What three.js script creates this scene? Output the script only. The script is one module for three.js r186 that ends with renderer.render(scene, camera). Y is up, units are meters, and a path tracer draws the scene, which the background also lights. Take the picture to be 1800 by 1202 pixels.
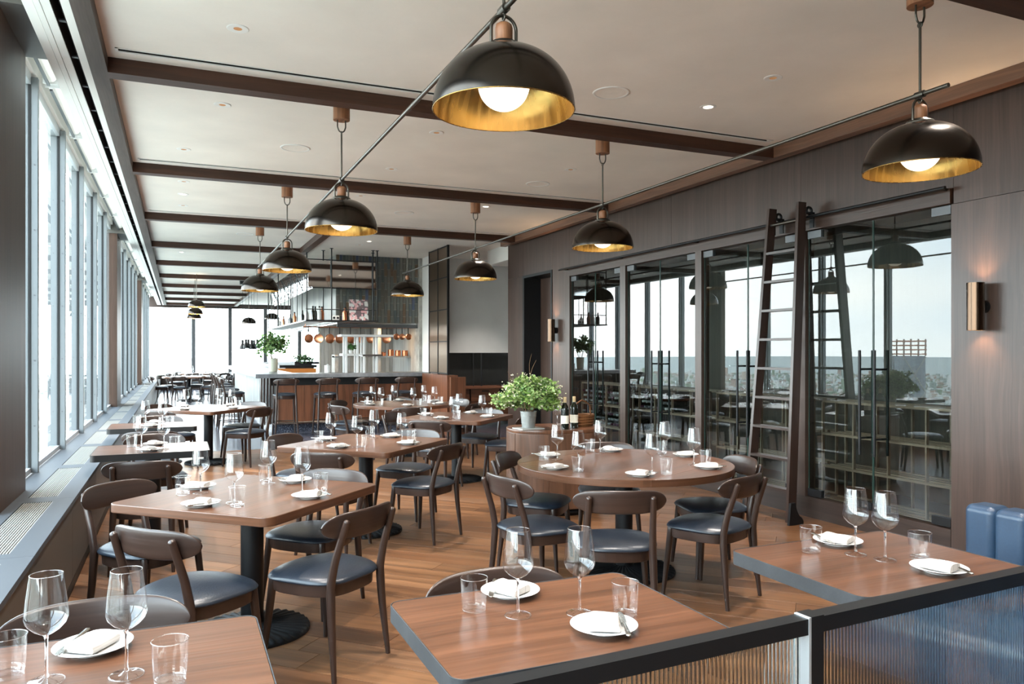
import * as THREE from 'three';
import { RoundedBoxGeometry } from 'three/addons/geometries/RoundedBoxGeometry.js';
import { mergeGeometries, mergeVertices } from 'three/addons/utils/BufferGeometryUtils.js';

// ---------------------------------------------------------------- camera, sky, exposure
// x runs from the window wall to the cellar wall, z = -depth, the lens stands at x = 0, z = 0
const scene = new THREE.Scene();
const camera = new THREE.PerspectiveCamera(2 * Math.atan(601 / 1347) * 180 / Math.PI, 1800 / 1202, 0.05, 40000);
camera.position.set(0, 1.52, 0);
camera.rotation.y = -Math.atan(587 / 1347);
camera.setViewOffset(1800, 1202, 0, -16.5, 1800, 1202);
const renderer = new THREE.WebGLRenderer();
renderer.toneMapping = THREE.LinearToneMapping;
renderer.toneMappingExposure = 1.45;
renderer.shadowMap.enabled = true;

let seed = 7;
const rnd = () => { seed = (seed * 1664525 + 1013904223) >>> 0; return seed / 4294967296; };
const rr = (a, b) => a + (b - a) * rnd();
const hash = (x, y, s) => { let h = (x * 374761393 + y * 668265263 + s * 974711) | 0; h = Math.imul(h ^ (h >>> 13), 1274126177); return ((h ^ (h >>> 16)) >>> 0) / 4294967296; };
function vnoise(x, y, px, py, s) {            // value noise that repeats after px, py cells
  const ix = Math.floor(x), iy = Math.floor(y), fx = x - ix, fy = y - iy, u = fx * fx * (3 - 2 * fx), v = fy * fy * (3 - 2 * fy);
  const m = (a, b) => ((a % b) + b) % b, h = (a, b) => hash(m(a, px), m(b, py), s);
  return (h(ix, iy) * (1 - u) + h(ix + 1, iy) * u) * (1 - v) + (h(ix, iy + 1) * (1 - u) + h(ix + 1, iy + 1) * u) * v;
}
function fbm(x, y, px, py, s, o = 4) { let a = 0.5, t = 0, n = 0; for (let i = 0; i < o; i++) { t += a * vnoise(x, y, px, py, s + i); n += a; a /= 2; x *= 2; y *= 2; px *= 2; py *= 2; } return t / n; }

function skyTexture() {                       // pale blue summer sky with thin cloud, whiter towards the horizon
  const W = 512, H = 256, data = new Float32Array(W * H * 4);
  for (let j = 0; j < H; j++) for (let i = 0; i < W; i++) {
    const el = Math.max(0, ((j + 0.5) / H - 0.5) * Math.PI), t = Math.pow(Math.min(1, el / 1.2), 0.7);
    const c = Math.min(1, Math.max(0, (fbm(i / W * 16, j / H * 24, 16, 24, 3, 5) - 0.47) * 4)) * (1 - 0.5 * t);
    const base = [SKY * (0.88 - 0.42 * t), SKY * (0.95 - 0.28 * t), SKY * (1.0 - 0.10 * t)];
    for (let k = 0; k < 3; k++) data[(j * W + i) * 4 + k] = base[k] * (1 - c) + SKY * [1.10, 1.07, 1.02][k] * c;
    data[(j * W + i) * 4 + 3] = 1;
  }
  const tex = new THREE.DataTexture(data, W, H, THREE.RGBAFormat, THREE.FloatType);
  tex.mapping = THREE.EquirectangularReflectionMapping; tex.magFilter = THREE.LinearFilter; tex.needsUpdate = true;
  return tex;
}
const SKY = 10.5;
scene.background = skyTexture();

// ---------------------------------------------------------------- textures and materials
function dataTex(W, H, f, srgb = true) {
  const data = new Uint8Array(W * H * 4);
  for (let j = 0; j < H; j++) for (let i = 0; i < W; i++) { const c = f(i / W, j / H), o = (j * W + i) * 4; for (let k = 0; k < 3; k++) data[o + k] = Math.max(0, Math.min(255, (Array.isArray(c) ? c[k] : c) * 255)); data[o + 3] = 255; }
  const t = new THREE.DataTexture(data, W, H); t.wrapS = t.wrapT = THREE.RepeatWrapping; t.magFilter = THREE.LinearFilter; t.minFilter = THREE.LinearMipmapLinearFilter;
  if (srgb) t.colorSpace = THREE.SRGBColorSpace; t.needsUpdate = true; return t;
}
// timber: the grain runs along v, the map covers 1 m x 2 m
const woodMap = (s, contrast, fine) => dataTex(512, 512, (u, v) => {
  const warp = (fbm(u * 4, v * 4, 4, 4, s, 3) - 0.5) * 0.5;
  const band = fbm((u + warp * 0.16) * 14, v * 2, 14, 2, s + 11, 4), line = fbm(u * 90 + warp * 9, v * 4, 90, 4, s + 23, 2), pore = vnoise(u * 256, v * 16, 256, 16, s + 37);
  let g = 0.86 + contrast * (band - 0.5) + fine * (line - 0.5) + 0.07 * (pore - 0.5);
  return [g, g * (0.985 + 0.02 * band), g * (0.96 + 0.05 * band)];
});
const grainA = woodMap(5, 0.42, 0.22), grainB = woodMap(61, 0.30, 0.16), grainBump = woodMap(17, 0.3, 0.5);
const plasterMap = dataTex(512, 512, (u, v) => 0.93 + 0.07 * fbm(u * 6, v * 6, 6, 6, 41, 5));
const concreteMap = dataTex(256, 256, (u, v) => 0.72 + 0.36 * fbm(u * 10, v * 10, 10, 10, 77, 5) + 0.06 * (hash(u * 256 | 0, v * 256 | 0, 3) - 0.5));
const terrazzoMap = dataTex(512, 512, (u, v) => { const n = vnoise(u * 96, v * 96, 96, 96, 91), m = vnoise(u * 48, v * 48, 48, 48, 95); return n > 0.8 ? [0.88, 0.88, 0.9] : m > 0.78 ? [0.62, 0.62, 0.66] : n < 0.2 ? [0.3, 0.31, 0.34] : [0.42, 0.43, 0.47]; });
const leatherMap = dataTex(512, 512, (u, v) => { const a = fbm(u * 7, v * 7, 7, 7, 121, 5), b = vnoise(u * 150, v * 150, 150, 150, 130); return [0.8 + 0.34 * (a - 0.5) + 0.05 * b, 0.8 + 0.22 * (a - 0.5) + 0.05 * b, 0.8 + 0.16 * (a - 0.5) + 0.05 * b]; });
const leatherBump = dataTex(256, 256, (u, v) => fbm(u * 60, v * 60, 60, 60, 140, 3), false);
const brushMap = dataTex(256, 256, (u, v) => 0.45 + 0.5 * fbm(u * 3, v * 120, 3, 120, 151, 3), false);
const streakMap = dataTex(256, 64, (u, v) => 0.55 + 0.6 * fbm(u * 24, v * 2, 24, 2, 161, 3), false);
const clothMap = dataTex(128, 128, (u, v) => 0.92 + 0.05 * Math.sin(u * 128 * Math.PI / 2) * Math.sin(v * 128 * Math.PI / 2) - (Math.abs(u - 0.5) < 0.03 || Math.abs(u - 0.2) < 0.02 ? 0.1 : 0));
const at = (t, x, y) => { const c = t.clone(); c.repeat.set(x, y); c.needsUpdate = true; return c; };
const M = {};
const std = (o) => new THREE.MeshStandardMaterial(o), phy = (o) => new THREE.MeshPhysicalMaterial(o);
const woodA = at(grainA, 1, 0.5), woodB = at(grainB, 1, 0.5), wBump = at(grainBump, 1, 0.5);
const wood = (hex, rough, map = woodA, extra = {}) => phy({ color: hex, map, roughness: rough, bumpMap: wBump, bumpScale: 0.0004, ...extra });
M.wall = wood('#4f3d35', 0.34, woodB);
M.wallDark = wood('#3f3029', 0.4, woodB);
M.beam = wood('#4a2c1d', 0.45);
M.trim = wood('#805b46', 0.45);
M.bulkhead = wood('#5c504a', 0.55, woodB, { specularIntensity: 0.5 });
M.column = wood('#4a362b', 0.5, woodB, { specularIntensity: 0.5 });
M.table = wood('#6a4530', 0.28, woodA, { clearcoat: 0.25, clearcoatRoughness: 0.22 });
M.tableEdge = wood('#6b4a37', 0.38);
M.steelEdge = std({ color: '#3a3b3d', map: concreteMap, roughness: 0.6, metalness: 0.2 });
M.blackEdge = std({ color: '#2a2827', map: concreteMap, roughness: 0.5, metalness: 0.3 });
M.chair = wood('#3c2b24', 0.33, woodB, { clearcoat: 0.2, clearcoatRoughness: 0.3 });
M.leather = phy({ color: '#272f3a', map: at(leatherMap, 1.6, 1.6), roughness: 0.34, bumpMap: at(leatherBump, 3, 3), bumpScale: 0.0006, specularIntensity: 1 });
M.banquette = phy({ color: '#2f465f', map: at(leatherMap, 1, 1), roughness: 0.36, bumpMap: at(leatherBump, 6, 6), bumpScale: 0.0002 });
M.black = std({ color: '#1c1d1f', roughness: 0.45, metalness: 0.4 });
M.blackMatte = std({ color: '#171717', roughness: 0.8 });
M.gunmetal = std({ color: '#5b5750', roughness: 0.32, metalness: 0.9 });
M.bronze = phy({ color: '#423c37', roughness: 0.22, metalness: 1, anisotropy: 0.6 });
M.brass = phy({ color: '#a5834a', roughness: 0.3, metalness: 1, anisotropy: 0.7, roughnessMap: at(streakMap, 3, 1) });
M.bronzePanel = std({ color: '#7a6553', roughness: 0.3, metalness: 0.9 });
M.sconceTube = std({ color: '#5a493c', roughness: 0.25, metalness: 1 });
M.cap = wood('#a8714e', 0.5);
M.globe = std({ color: '#fff2dd', roughness: 0.3, emissive: new THREE.Color(1, 0.9, 0.74), emissiveIntensity: 1.3 });
M.downlight = std({ color: '#ffffff', roughness: 0.4, emissive: new THREE.Color(1, 0.9, 0.75), emissiveIntensity: 5 });
M.sconceGlow = std({ color: '#fff2dd', roughness: 0.4, emissive: new THREE.Color(1, 0.72, 0.42), emissiveIntensity: 3 });
M.ceiling = std({ color: '#f1e7dc', map: at(plasterMap, 0.4, 0.4), roughness: 0.95 });
M.white = std({ color: '#e8e4de', roughness: 0.6 });
M.whiteMetal = std({ color: '#d9d9d8', roughness: 0.4, metalness: 0.1 });
M.plaster = std({ color: '#d9d8d5', map: at(plasterMap, 0.5, 0.5), roughness: 0.9 });
M.alu = std({ color: '#c4c6c8', roughness: 0.35, metalness: 0.55 });
M.mullion = std({ color: '#6f7375', roughness: 0.45, metalness: 0.3 });
M.aluDark = std({ color: '#5c5e60', roughness: 0.4, metalness: 0.6 });
M.sill = phy({ color: '#4a4d51', roughness: 0.55, specularIntensity: 0.4 });
M.sillFace = std({ color: '#5a5753', roughness: 0.4, metalness: 0.4 });
M.grille = std({ color: '#8d8b86', roughness: 0.55, metalness: 0.1 });
M.steel = std({ color: '#c2c4c6', roughness: 0.25, metalness: 1 });
M.stone = std({ color: '#77787a', map: at(concreteMap, 1, 1), roughness: 0.3 });
M.concrete = std({ color: '#b7b2aa', map: at(concreteMap, 1, 1), roughness: 0.85 });
M.terrazzo = std({ color: '#8e929c', map: at(terrazzoMap, 1, 1), roughness: 0.22 });
M.subfloor = std({ color: '#2b1d14', roughness: 0.9 });
M.planks = ['#80593b', '#744f33', '#8a6243', '#7a5235', '#6b4930', '#856045'].map((c) => phy({ color: c, map: woodA, roughness: 0.34, bumpMap: wBump, bumpScale: 0.0003 }));
M.ceramic = phy({ color: '#cfcdca', roughness: 0.18, clearcoat: 0.5, clearcoatRoughness: 0.1 });
M.napkin = std({ color: '#c9c2bc', map: clothMap, roughness: 0.95 });
M.cutlery = std({ color: '#b9b6b0', roughness: 0.22, metalness: 1 });
M.pane = phy({ color: '#f4fbf9', transmission: 1, thickness: 0, roughness: 0.0, ior: 1.5 });
M.doorPane = phy({ color: '#c3cfcb', transmission: 1, thickness: 0, roughness: 0.0, ior: 1.64 });
M.glassWall = phy({ color: '#ffffff', transmission: 1, thickness: 0, roughness: 0.0, ior: 1.72 });
M.glassStem = phy({ color: '#ffffff', transmission: 1, thickness: 0, roughness: 0.0, ior: 1.5 });
M.glassSolid = phy({ color: '#ffffff', transmission: 1, thickness: 0.02, roughness: 0.0, ior: 1.45 });
M.reeded = phy({ color: '#f2faf8', transmission: 1, thickness: 0.01, roughness: 0.02, ior: 1.5 });
M.mirror = std({ color: '#dfe2e2', roughness: 0.04, metalness: 1 });
M.bottle = phy({ color: '#11160f', roughness: 0.12, clearcoat: 1, clearcoatRoughness: 0.05 });
M.paper = std({ color: '#e9e1cf', roughness: 0.8 });
M.cork = std({ color: '#cdb389', roughness: 0.8 });
M.capsules = ['#d8d8d8', '#7c7f86', '#5b2b47', '#b8bcc2'].map((c) => std({ color: c, roughness: 0.35, metalness: 0.4 }));
M.rack = wood('#9c8272', 0.5);
M.cellar = wood('#4a3a32', 0.5, woodB);
M.galvanised = std({ color: '#b8bbb8', map: concreteMap, roughness: 0.4, metalness: 0.7 });
M.leaf = phy({ color: '#ffffff', vertexColors: true, roughness: 0.55, transmission: 0.25, thickness: 0, side: THREE.DoubleSide });
M.twig = std({ color: '#6d553d', roughness: 0.8 });
M.wicker = wood('#8b5b32', 0.7);
M.copper = std({ color: '#d08a66', roughness: 0.28, metalness: 1 });
M.orange = std({ color: '#d0803c', roughness: 0.5 });
M.tiles = ['#5f625e', '#6a6a63', '#555b5c', '#5c5850', '#66625b', '#4c5352', '#4e5668', '#665545'].map((c) => phy({ color: c, roughness: 0.25 }));
M.grout = std({ color: '#9c968a', roughness: 0.9 });
M.boards = ['#a9a9a6', '#9fa09e', '#b3b2ae'].map((c) => wood(c, 0.6, woodB));
M.barWood = wood('#7b4c34', 0.4);
M.city = std({ color: '#ffffff', roughness: 0.9 });
M.ground = std({ color: '#b4b5ad', roughness: 1 });

// ---------------------------------------------------------------- helpers
const ORD = ['first', 'second', 'third', 'fourth', 'fifth', 'sixth', 'seventh', 'eighth', 'ninth', 'tenth', 'eleventh', 'twelfth', 'thirteenth', 'fourteenth', 'fifteenth', 'sixteenth', 'seventeenth', 'eighteenth', 'nineteenth', 'twentieth', 'twenty-first', 'twenty-second', 'twenty-third', 'twenty-fourth'];
const taken = {};
const numbered = (n) => { const k = taken[n] = (taken[n] ?? -1) + 1; return k ? `${n}_${String(k).padStart(3, '0')}` : n; };
function set(o, label, category, group, kind) { o.userData = { ...o.userData, label, category }; if (group) o.userData.group = group; if (kind) o.userData.kind = kind; return o; }
function thing(name, label, category, [x, y, d] = [0, 0, 0], turn = 0, group, kind) {
  const o = new THREE.Group(); o.name = numbered(name); scene.add(o); o.position.set(x, y, -d); o.rotation.y = turn;
  return set(o, label, category, group, kind);
}
function part(name, geo, mat, parent) { const m = new THREE.Mesh(geo, mat); m.name = name; m.castShadow = m.receiveShadow = true; parent.add(m); return m; }
function solo(name, geo, mat, label, category, [x, y, d] = [0, 0, 0], turn = 0, group, kind) {
  const m = part(numbered(name), geo, mat, scene); m.position.set(x, y, -d); m.rotation.y = turn; return set(m, label, category, group, kind);
}
function dup(root, label, [x, y, d], turn = 0, scale = 1) {
  const r = root.clone(); r.name = numbered(root.name.replace(/_\d{3}$/, '')); scene.add(r);
  r.position.set(x, y, -d); r.rotation.y = turn; r.scale.setScalar(scale); r.userData = { ...root.userData, label }; return r;
}
const face = (fx, fd) => Math.atan2(-fx, fd);    // turn that points a thing's front (-z) along (fx, fd)

// uv in metres, the grain along one axis
function uvm(g, grain = 'y', ou = 0, ov = 0) {
  const p = g.attributes.position, n = g.attributes.normal, uv = new Float32Array(p.count * 2), gi = 'xyz'.indexOf(grain), get = (a, i, k) => (k === 0 ? a.getX(i) : k === 1 ? a.getY(i) : a.getZ(i));
  const others = [0, 1, 2].filter((k) => k !== gi);
  for (let i = 0; i < p.count; i++) {
    const nn = [0, 1, 2].map((k) => Math.abs(get(n, i, k)));
    let a, b;
    if (nn[gi] > 0.75) { a = others[0]; b = others[1]; } else { a = nn[others[0]] < nn[others[1]] ? others[0] : others[1]; b = gi; }
    uv[i * 2] = get(p, i, a) + ou; uv[i * 2 + 1] = get(p, i, b) + ov;
  }
  g.setAttribute('uv', new THREE.BufferAttribute(uv, 2)); return g;
}
// a box between two corners given as x, y, depth
function bx(x0, x1, y0, y1, d0, d1, grain = 'y', round = 0) {
  const w = x1 - x0, h = y1 - y0, l = d1 - d0;
  const g = round ? new RoundedBoxGeometry(w, h, l, 2, Math.min(round, w / 2.01, h / 2.01, l / 2.01)) : new THREE.BoxGeometry(w, h, l);
  g.translate((x0 + x1) / 2, (y0 + y1) / 2, -(d0 + d1) / 2);
  return uvm(g, grain, rnd() * 3, rnd() * 3);
}
const merge = (list) => mergeGeometries(list.map((g) => { const q = g.index ? g.toNonIndexed() : g; for (const k of Object.keys(q.attributes)) if (!['position', 'normal', 'uv'].includes(k)) q.deleteAttribute(k); return q; }));
function cyl(r0, r1, h, seg = 20) { return new THREE.CylinderGeometry(r0, r1, h, seg); }
function rod(a, b, r, seg = 8) {                 // a straight round bar between two points
  const A = new THREE.Vector3(...a), B = new THREE.Vector3(...b), g = cyl(r, r, A.distanceTo(B), seg);
  const m = new THREE.Matrix4().makeRotationFromQuaternion(new THREE.Quaternion().setFromUnitVectors(new THREE.Vector3(0, 1, 0), B.clone().sub(A).normalize()));
  g.applyMatrix4(m); g.translate((A.x + B.x) / 2, (A.y + B.y) / 2, (A.z + B.z) / 2); return g;
}
function lathe(pts, seg = 40) { return new THREE.LatheGeometry(pts.map(([x, y]) => new THREE.Vector2(x, y)), seg); }
function taper(points, radii, nseg = 14, nrad = 10, flat = 1) {   // a round bar along a path, rounded at both ends
  const c = new THREE.CatmullRomCurve3(points.map((p) => new THREE.Vector3(...p)), false, 'catmullrom', 0.2), fr = c.computeFrenetFrames(nseg, false), pos = [], uv = [], idx = [], len = c.getLength();
  const rad = (t) => { const x = t * (radii.length - 1), i = Math.min(radii.length - 2, Math.floor(x)); return radii[i] + (radii[i + 1] - radii[i]) * (x - i); };
  const rings = [];
  for (let i = 0; i <= nseg; i++) { const t = i / nseg; rings.push([t, rad(t), 0]); }
  const r0 = rings[0][1], r1 = rings[nseg][1];
  rings.unshift([0, r0 * 0.01, -r0 * 0.5], [0, r0 * 0.75, -r0 * 0.35]); rings.push([1, r1 * 0.75, r1 * 0.5], [1, r1 * 0.01, r1 * 0.75]);
  const bin = fr.binormals, nor = fr.normals, tan = fr.tangents;
  for (const [t, r, off] of rings) {
    const i = Math.round(t * nseg), P = c.getPointAt(t).addScaledVector(tan[i], off);
    for (let k = 0; k <= nrad; k++) { const a = k / nrad * Math.PI * 2, q = P.clone().addScaledVector(nor[i], Math.cos(a) * r).addScaledVector(bin[i], Math.sin(a) * r * flat); pos.push(q.x, q.y, q.z); uv.push(k / nrad * 6.28 * r0, t * len); }
  }
  for (let i = 0; i < rings.length - 1; i++) for (let k = 0; k < nrad; k++) { const a = i * (nrad + 1) + k, b = a + nrad + 1; idx.push(a, a + 1, b, b, a + 1, b + 1); }
  const g = new THREE.BufferGeometry(); g.setAttribute('position', new THREE.Float32BufferAttribute(pos, 3)); g.setAttribute('uv', new THREE.Float32BufferAttribute(uv, 2)); g.setIndex(idx); g.computeVertexNormals(); return g;
}
// rings of one outline stacked by a profile of [scale, y]; closed below
function pad(outline, profile, n = 40) {
  const pos = [], uv = [], idx = [];
  for (const [s, y, lift] of profile) for (let k = 0; k < n; k++) { const [x, z] = outline(k / n * Math.PI * 2); pos.push(x * s, y + (lift ? lift(x * s, z * s) : 0), z * s); uv.push(x * s, z * s); }
  for (let i = 0; i < profile.length - 1; i++) for (let k = 0; k < n; k++) { const a = i * n + k, b = i * n + (k + 1) % n, c = a + n, d = b + n; idx.push(a, b, c, c, b, d); }
  const g = new THREE.BufferGeometry(); g.setAttribute('position', new THREE.Float32BufferAttribute(pos, 3)); g.setAttribute('uv', new THREE.Float32BufferAttribute(uv, 2)); g.setIndex(idx); g.computeVertexNormals(); return g;
}
const superEll = (a, b, n, skew = 0) => (t) => { const c = Math.cos(t), s = Math.sin(t), x = Math.sign(c) * Math.pow(Math.abs(c), 2 / n), z = Math.sign(s) * Math.pow(Math.abs(s), 2 / n); return [x * a * (1 - skew * z), z * b]; };
function roundRect(w, h, r) { const s = new THREE.Shape(), x = w / 2, y = h / 2; s.moveTo(-x + r, -y); s.lineTo(x - r, -y); s.absarc(x - r, -y + r, r, -Math.PI / 2, 0); s.lineTo(x, y - r); s.absarc(x - r, y - r, r, 0, Math.PI / 2); s.lineTo(-x + r, y); s.absarc(-x + r, y - r, r, Math.PI / 2, Math.PI); s.lineTo(-x, -y + r); s.absarc(-x + r, -y + r, r, Math.PI, Math.PI * 1.5); return s; }
function slab(shape, y0, y1, bevel = 0.003, seg = 10) {           // a plan outline raised to a slab
  const g = new THREE.ExtrudeGeometry(shape, { depth: y1 - y0 - 2 * bevel, bevelEnabled: bevel > 0, bevelSize: bevel, bevelThickness: bevel, bevelOffset: -bevel, bevelSegments: 2, curveSegments: seg });
  g.rotateX(-Math.PI / 2); g.translate(0, y0 + bevel, 0); return g;
}
function poly(points) { const s = new THREE.Shape(); points.forEach(([x, y], i) => (i ? s.lineTo(x, y) : s.moveTo(x, y))); s.closePath(); return s; }

// ---------------------------------------------------------------- the setting
const CEIL = 3.44, XR = 5.31, D0 = -2.6, DEND = 33.2, DWOOD = 12.5;
const structure = (name, label) => thing(name, label, 'structure', [0, 0, 0], 0, null, 'structure');

// floor: oak planks laid on the diagonal, terrazzo from the bar onwards
{
  const f = structure('floor', 'diagonal oak plank floor meeting dark terrazzo before the bar'); f.userData.category = 'floor';
  part('subfloor', bx(-1.2, 7.7, -0.2, -0.02, D0 - 0.1, DEND + 0.2), M.subfloor, f);
  part('terrazzo', bx(-0.6, 7.6, -0.02, 0, DWOOD + 0.004, DEND), M.terrazzo, f);
  const clip = (pts, inside, cut) => { const out = []; pts.forEach((p, i) => { const q = pts[(i + 1) % pts.length], a = inside(p), b = inside(q); if (a) out.push(p); if (a !== b) out.push(cut(p, q)); }); return out; };
  const lerp = (p, q, t) => [p[0] + (q[0] - p[0]) * t, p[1] + (q[1] - p[1]) * t], S = Math.SQRT1_2, W = 0.19, gap = 0.0012;
  const x0 = -0.615, x1 = XR - 0.002, d0 = D0, d1 = DWOOD;
  for (let k = Math.floor((x0 + d0) * S / W) - 1; k * W < (x1 + d1) * S + W; k++) {
    let e = -16 + rr(0, 2);
    while (e < 12) {
      const L = rr(1.7, 2.5), n0 = k * W + gap, n1 = (k + 1) * W - gap, a = e + gap, b = e + L - gap; e += L;
      let pts = [[a, n0], [b, n0], [b, n1], [a, n1]].map(([t, n]) => [(t + n) * S, (n - t) * S]);
      pts = clip(pts, (p) => p[0] > x0, (p, q) => lerp(p, q, (x0 - p[0]) / (q[0] - p[0])));
      if (pts.length > 2) pts = clip(pts, (p) => p[0] < x1, (p, q) => lerp(p, q, (x1 - p[0]) / (q[0] - p[0])));
      if (pts.length > 2) pts = clip(pts, (p) => p[1] > d0, (p, q) => lerp(p, q, (d0 - p[1]) / (q[1] - p[1])));
      if (pts.length > 2) pts = clip(pts, (p) => p[1] < d1, (p, q) => lerp(p, q, (d1 - p[1]) / (q[1] - p[1])));
      if (pts.length < 3) continue;
      const g = slab(poly(pts), -0.02, 0, 0.0008, 1), P = g.attributes.position, uv = g.attributes.uv, ou = rnd() * 5, ov = rnd() * 5;
      for (let i = 0; i < P.count; i++) { const x = P.getX(i), d = -P.getZ(i); uv.setXY(i, (x + d) * S + ou, (x - d) * S + ov); }
      part('plank', g, M.planks[Math.floor(rnd() * M.planks.length)], f);
    }
  }
}
const BEAMS = []; for (let k = -1; k < 10; k++) BEAMS.push(5.63 + 3.02 * k);
// ceiling with the air slots cut into it
{
  const s = poly([[-0.5, D0 - 0.1], [7.7, D0 - 0.1], [7.7, DEND + 0.1], [-0.5, DEND + 0.1]]);
  for (const b of BEAMS.slice(0, 4)) s.holes.push(poly([[-0.35, b - 0.19], [-0.35, b - 0.14], [4.93, b - 0.14], [4.93, b - 0.19]]));
  s.holes.push(poly([[5.245, D0 + 0.05], [5.309, D0 + 0.05], [5.309, 12.3], [5.245, 12.3]]));       // open joint between trim and wall
  const g = new THREE.ExtrudeGeometry(s, { depth: 0.12, bevelEnabled: false }); g.rotateX(-Math.PI / 2); g.translate(0, CEIL, 0);
  const c = structure('ceiling', 'warm white plaster ceiling between the walnut beams'); c.userData.category = 'ceiling';
  part('plaster', uvm(g, 'z'), M.ceiling, c);
  part('deck', bx(-1.3, 7.7, 3.78, 3.9, D0 - 0.1, DEND + 0.2), M.white, c);
  for (const b of BEAMS.slice(0, 4)) {
    part('slot_lining', merge([bx(-0.36, 4.94, CEIL + 0.1, CEIL + 0.14, b - 0.2, b - 0.13), bx(-0.349, 4.929, CEIL + 0.0005, CEIL + 0.1, b - 0.1425, b - 0.1402), bx(-0.3498, -0.347, CEIL + 0.0005, CEIL + 0.1, b - 0.19, b - 0.14)]), M.blackMatte, c);
    part('slot_frame', merge([bx(-0.36, 4.95, CEIL - 0.006, CEIL, b - 0.14, b - 0.128), bx(-0.365, 4.95, CEIL - 0.006, CEIL, b - 0.196, b - 0.19), bx(-0.366, -0.35, CEIL - 0.006, CEIL, b - 0.196, b - 0.128), bx(4.93, 4.965, CEIL - 0.006, CEIL, b - 0.196, b - 0.128)]), M.white, c);
  }
}
BEAMS.forEach((b, i) => { const full = i < 4; solo('ceiling_beam', bx(-0.42, full ? 5.14 : 2.08, 3.34, CEIL, b, b + 0.13, 'x'), M.beam, `dark walnut ceiling beam, ${['nearest', 'second', 'third', 'fourth', 'fifth', 'sixth', 'seventh', 'eighth', 'ninth', 'tenth', 'eleventh'][i]} counted from the camera`, 'beam', [0, 0, 0], 0, 'cross beams of the ceiling', 'structure'); });
solo('ceiling_beam', bx(2.08, 2.2, 3.34, CEIL, BEAMS[3] + 0.13, DEND, 'z'), M.beam, 'walnut beam running lengthwise above the bar', 'beam', [0, 0, 0], 0, null, 'structure');
solo('trim_1', merge([bx(5.14, 5.24, 3.34, CEIL, D0, 12.3, 'z')]), M.trim, 'light walnut trim along the ceiling above the cellar wall', 'trim', [0, 0, 0], 0, null, 'structure');
solo('trim_2', bx(-0.52, -0.42, 3.34, 3.6, D0, DEND, 'z'), M.bulkhead, 'greyish wood bulkhead along the window side of the ceiling', 'trim', [0, 0, 0], 0, null, 'structure');
{
  const t = structure('trim_3', 'white soffit with a long black air slot above the windows'); t.userData.category = 'soffit';
  part('soffit_strip', bx(-0.565, -0.52, 3.345, 3.78, D0, DEND, 'z'), M.white, t);
  part('soffit_strip', bx(-0.66, -0.615, 3.345, 3.78, D0, DEND, 'z'), M.white, t);
  part('soffit_strip', bx(-0.695, -0.664, 3.345, 3.78, D0, DEND, 'z'), M.white, t);
  part('soffit_strip', bx(-0.75, -0.699, 3.35, 3.78, D0, DEND, 'z'), M.white, t);
  part('slot_lining', bx(-0.62, -0.56, 3.46, 3.5, D0, DEND, 'z'), M.blackMatte, t);
  part('slot_lining', bx(-0.57, -0.5655, 3.35, 3.5, D0, DEND, 'z'), M.blackMatte, t);
  part('slot_lining', bx(-0.6145, -0.612, 3.35, 3.5, D0, DEND, 'z'), M.blackMatte, t);
  for (let d = 3.77; d < 22; d += 0.58) part('slot_bracket', bx(-0.615, -0.565, 3.37, 3.38, d, d + 0.03), M.aluDark, t);
}

// window wall: one window to each bay, then columns, shades and the long sill
const BAY = 1.545, W0 = 6.87, XG = -1.045;
const inColumn = (d) => [-3.98, 5.25, 14.55, 23.85].some((c) => d > c - 0.1 && d < c + 0.7);
const winPane = new THREE.BoxGeometry(0.012, 3.0, BAY - 0.09); winPane.translate(0, 2.1, 0);
let wn = 0;
for (let k = -6; k < 17; k++) {
  const d1 = W0 + k * BAY, d0 = d1 - BAY, mid = (d0 + d1) / 2;
  wn++;
  const w = thing(`window_${wn}`, `tall window bay, ${ORD[wn - 1]} along the window wall from behind the camera`, 'window', [0, 0, 0], 0, null, 'structure');
  const p = new THREE.PlaneGeometry(BAY - 0.07, 3.02); p.rotateY(Math.PI / 2); p.translate(XG, 2.1, -mid);
  part('pane', p, M.pane, w);
  part('mullion', bx(-1.13, -0.985, 0.59, 3.62, d1 - 0.03, d1 + 0.03, 'y', 0.003), M.mullion, w);
  part('gasket', merge([bx(-1.05, -1.032, 0.6, 3.61, d1 - 0.038, d1 - 0.0302), bx(-1.05, -1.032, 0.6, 3.61, d1 + 0.0302, d1 + 0.038)]), M.blackMatte, w);
  part('bolt', merge([0.95, 1.45, 1.95, 2.45, 2.95].map((y) => { const g = cyl(0.006, 0.006, 0.006, 8); g.rotateX(Math.PI / 2); g.translate(-1.008, y, -(d1 - 0.033)); return g; })), M.aluDark, w);
  part('rail', merge([bx(-1.11, -1.03, 0.59, 0.63, d0 + 0.03, d1 - 0.035), bx(-1.11, -1.03, 3.56, 3.64, d0 + 0.03, d1 - 0.035)]), M.alu, w);
  if (mid > 3) {
    const g = cyl(0.045, 0.045, BAY - 0.12, 20); g.rotateX(Math.PI / 2);
    const s = thing('roller_shade', `white roller shade tube above the ${ORD[wn - 1]} window bay`, 'roller shade', [-0.9, 3.63, mid], 0, 'roller shades along the window wall');
    part('tube', g, M.white, s); part('end_bracket', bx(-0.05, 0.05, -0.055, 0.06, BAY / 2 - 0.05, BAY / 2 - 0.04), M.whiteMetal, s); part('end_bracket', bx(-0.05, 0.05, -0.055, 0.06, -BAY / 2 + 0.04, -BAY / 2 + 0.05), M.whiteMetal, s);
    part('hem_bar', bx(-0.02, 0.0, -0.075, -0.06, -BAY / 2 + 0.06, BAY / 2 - 0.06), M.aluDark, s);
  }
}
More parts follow.
